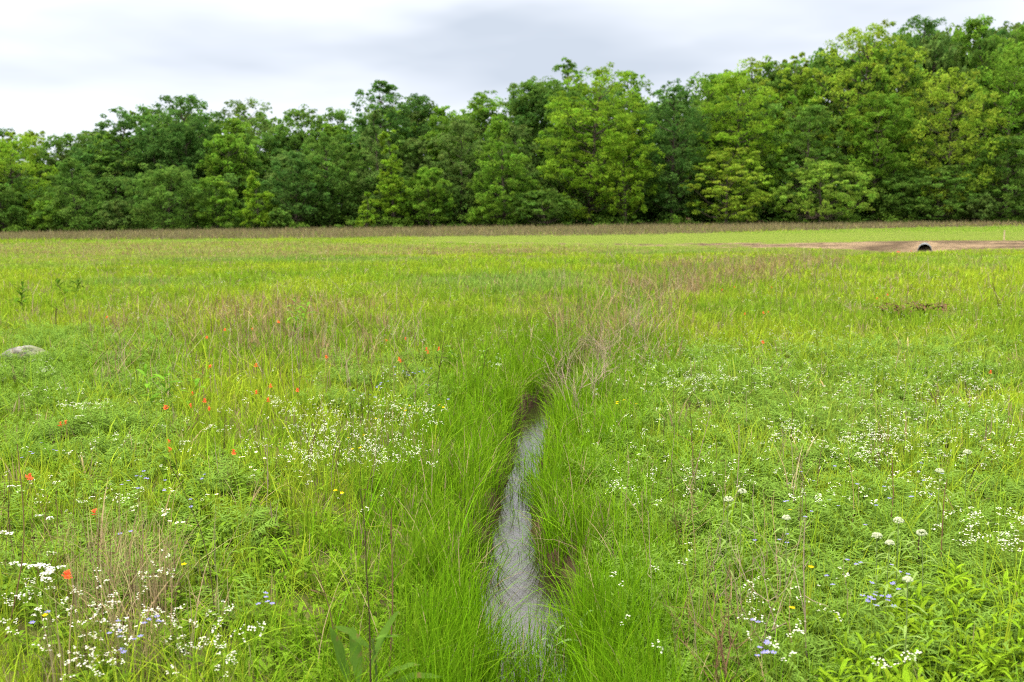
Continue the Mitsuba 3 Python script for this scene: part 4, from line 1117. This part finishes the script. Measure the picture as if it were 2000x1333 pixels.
# the leafy shoots in the bottom right corner
SHOOT = np.array([0.175, 0.300, 0.014])
grng = np.random.default_rng(88)
spots = [(grng.uniform(1690, 2010), grng.uniform(1190, 1420)) for _ in range(104)] + [(grng.uniform(1560, 1700), grng.uniform(1230, 1420)) for _ in range(22)]
for i in range(7):
    leafy_plant('proto_shoot', 1000, 1300, 0.22, 13 + i % 4, 0.085, 0.0165, SHOOT * grng.uniform(0.85, 1.1), '', lean=tuple(grng.normal(0, 0.03, 2)), up=(0.25, 0.8), droop=0.30, rng=grng)
    key = 'proto_shoot' + (f'_{i:03d}' if i else '')
    labels.pop(key)
    x0, y0 = G(1000, 1300, 0.0); z0 = float(zg(x0, y0))
    parts = {k_[len(key) + 2:]: {**scene.pop(k_), 'to_world': T().translate([-float(x0), -float(y0), -z0])} for k_ in [k_ for k_ in scene if k_.startswith(key + '__')]}
    scene[f'shoot_form_{i}'] = {'type': 'shapegroup', **parts}
for i, (px, py) in enumerate(spots):
    x, y = G(px, py, 0.0)
    key = numbered('leafy_shoot')
    k = grng.uniform(0.62, 1.0)
    scene[key] = {'type': 'instance', 'sg': ref(f'shoot_form_{i % 7}'), 'to_world': T().translate([float(x), float(y), float(zg(x, y))]).rotate([0, 0, 1], float(grng.uniform(0, 360))).scale([k, k, k * grng.uniform(0.85, 1.15)])}
    tag(key, 'bright yellow green leafy shoot in the dense stand at the bottom right corner', 'plant', 'leafy shoots at the bottom right corner')
leafy_plant('broad_leaved_rosette', 1785, 1420, 0.17, 9, 0.11, 0.036, SHOOT, 'blurred broad-leaved rosette at the very bottom, nearest of the leafy shoots', 'plant', up=(0.6, 1.1), droop=0.2)

# feathery herbs and low broad herbs: ground cover
for kind_ in range(5):
    rr = np.random.default_rng(500 + kind_)
    acc = Acc()
    if kind_ < 3:
        for k in range(9):
            az, up, L = rr.uniform(0, 6.28), rr.uniform(0.55, 1.25), rr.uniform(0.12, 0.22)
            n = 9
            d = np.array([math.cos(az), math.sin(az), 0]); sd = np.array([-d[1], d[0], 0])
            col = np.array([0.138, 0.245, 0.036]) * rr.uniform(0.85, 1.2)
            for j in range(n):
                u = (j + 1) / n
                p = d * (L * u * math.cos(up)) + np.array([0, 0, L * (u * math.sin(up) - 0.4 * u * u) + 0.03])
                ll = 0.036 * math.sin(0.35 + 2.5 * u * 0.95) * rr.uniform(0.8, 1.2)
                for s_ in (-1, 1):
                    q = p + (sd * s_ * 0.85 + d * 0.55) * ll + [0, 0, 0.010 * rr.normal()]
                    acc.add([p - d * 0.0030, p + d * 0.0030 + [0, 0, .001], q], [[0, 1, 2]], col)
                    m = (p + q) / 2
                    acc.add([m - d * 0.002, m + d * 0.002, m + d * 0.014 + sd * s_ * 0.004], [[0, 1, 2]], col)
    else:
        for k in range(14):
            lance(acc, np.array([rr.normal(0, .012), rr.normal(0, .012), 0.01 + 0.008 * k]), rr.uniform(0, 6.28), rr.uniform(0.2, 1.0), rr.uniform(0.05, 0.10), rr.uniform(0.012, 0.022), np.array([0.130, 0.235, 0.018]) * rr.uniform(0.8, 1.25), 0.4, n=4)
    scene[f'herb_form_{kind_}'] = {'type': 'shapegroup', 'plant': acc.ply('mat_blade')}
hrng = np.random.default_rng(91)


def cover(name, forms, rects, label, cat, sc):
    i = 0
    for (x0, y0, x1, y1), n in rects:
        a, b = G(np.array([x0, x1, x0, x1]), np.array([y0, y0, y1, y1]), 0.05), None
        while n > 0:
            # even on the ground: more of them far off, where a row of the photo spans more metres
            yy = hrng.uniform(a[2][1], a[0][1]) if hrng.random() < 0.6 else G(1000, hrng.uniform(y0, y1), 0.05)[1]
            f_ = (yy - a[2][1]) / (a[0][1] - a[2][1])
            xx = hrng.uniform(a[2][0] + f_ * (a[0][0] - a[2][0]), a[3][0] + f_ * (a[1][0] - a[3][0]))
            d, s_ = ditch(np.array([xx]), np.array([yy]))
            if d[0] < 0.42 and s_[0] < BEND_S + 1: n -= 0.2; continue
            n -= 1
            i += 1
            k = hrng.uniform(*sc) * (1 + 0.02 * yy)
            scene[f'{name}__{i:03d}'] = {'type': 'instance', 'sg': ref(f'herb_form_{int(hrng.choice(forms))}'), 'to_world': T().translate([float(xx), float(yy), float(zg(xx, yy)) - 0.01]).rotate([0, 0, 1], float(hrng.uniform(0, 360))).scale([k, k, k * hrng.uniform(0.8, 1.2)])}
    tag(name, label, cat, kind='stuff')


cover('feathery_herbs', (0, 1, 2), [((1180, 960, 2000, 1333), 420), ((1150, 680, 2000, 960), 620), ((0, 640, 330, 900), 420), ((0, 705, 110, 745), 46), ((0, 655, 150, 690), 60), ((60, 690, 160, 730), 26), ((600, 700, 860, 800), 90), ((0, 900, 500, 1200), 90)], 'soft feathery green herbs covering the ground, thickest in the right half', 'herbs', (0.9, 1.5))
cover('broad_herbs', (3, 4), [((0, 1100, 900, 1333), 200), ((1150, 1050, 2000, 1333), 260), ((0, 880, 900, 1100), 240), ((1150, 850, 2000, 1050), 220), ((300, 900, 560, 1120), 160)], 'low broad-leaved green herbs growing between the grass', 'herbs', (0.55, 1.0))

# ------------------------------------------------------------------ boulder, culvert, stake, withered weeds
x, y = G(52, 716, 0.0)
m = trimesh.creation.icosphere(5)
v = m.vertices * [0.30, 0.24, 0.19]
v = v * (0.78 + 0.34 * meshkit.fbm(m.vertices * 1.7 + 4, 4, 9) + 0.14 * meshkit.fbm(m.vertices * 6 + 1, 3, 2))[:, None]
v += [x, y, float(zg(x, y)) + 0.02]
scene['grey_boulder'] = mikit.ply((v, m.faces), 'mat_rock', smooth=40); _used.add('grey_boulder')
tag('grey_boulder', 'weathered grey boulder half sunk in green herbs near the left edge', 'boulder')

x, y = float(PIPE[0]), float(PIPE[1])
zp = float(zg(x, y)) + 0.06
k_ = np.arange(0.34, 1.85, 0.02)
ang = np.arange(40) * 2 * np.pi / 40
rad = 0.235 + 0.010 * np.sin(k_ / 0.068 * 2 * np.pi)
def ring(R_, along):
    c = np.array([x, y]) + PU * along
    return np.stack([c[0] + PU[1] * R_ * np.cos(ang), c[1] - PU[0] * R_ * np.cos(ang), zp + R_ * np.sin(ang)], -1)


vs = [ring(r, kk) for kk, r in zip(k_, rad)] + [ring(r - 0.014, kk) for kk, r in zip(k_[::-1], rad[::-1])]
vs = np.array(vs); nR = len(vs)
i, j = np.meshgrid(np.arange(nR), np.arange(40), indexing='ij')
q = np.stack([i * 40 + j, i * 40 + (j + 1) % 40, ((i + 1) % nR) * 40 + (j + 1) % 40, ((i + 1) % nR) * 40 + j], -1).reshape(-1, 4)
scene['culvert_pipe'] = mikit.ply((vs.reshape(-1, 3), q), 'mat_galvanised', smooth=50); _used.add('culvert_pipe')
tag('culvert_pipe', 'grey corrugated metal culvert pipe end opening under the dirt track', 'culvert pipe')
x, y = G(1961, 471, 0.0)
z = float(zg(x, y))
st = trimesh.creation.box([0.045, 0.045, 0.46]); st.apply_translation([x, y, z + 0.23])
v = np.array(st.vertices); v[v[:, 2] > z + 0.4, :2] = (v[v[:, 2] > z + 0.4, :2] - [x, y]) * 0.8 + [x, y]
scene['wooden_stake'] = mikit.ply((v, st.faces), 'mat_wood'); _used.add('wooden_stake')
tag('wooden_stake', 'short pale wooden stake standing on the far edge of the dirt track', 'stake')
x, y = G(1818, 479.5, 0.0)
for i, (px, py, lab) in enumerate([(1733, 627, 'withered dark brown weed lying in the right middle, left one'), (1793, 627, 'withered dark brown weed lying in the right middle, widest one'), (1835, 628, 'withered dark brown weed lying in the right middle, right one')]):
    x, y = G(px, py, 0.0)
    key = numbered('withered_weed')
    rr = np.random.default_rng(60 + i)
    acc = Acc()
    for k in range(46 if i == 1 else 30):
        lance(acc, np.array([x + rr.normal(0, 0.09), y + rr.normal(0, 0.07), float(zg(x, y)) + 0.12 + rr.uniform(0, 0.10)]), rr.uniform(0, 6.28), rr.uniform(-0.3, 0.7), rr.uniform(0.08, 0.16), 0.035, np.array([0.11, 0.068, 0.038]) * rr.uniform(0.6, 1.3), 0.4, n=3)
    scene[key] = acc.ply('mat_dry')
    tag(key, lab, 'withered weed')

print('tris in all', sum(len(meshkit.WRITTEN[d['filename']][1]) for d in scene.values() if d.get('type') == 'ply'), 'entries', len(scene))
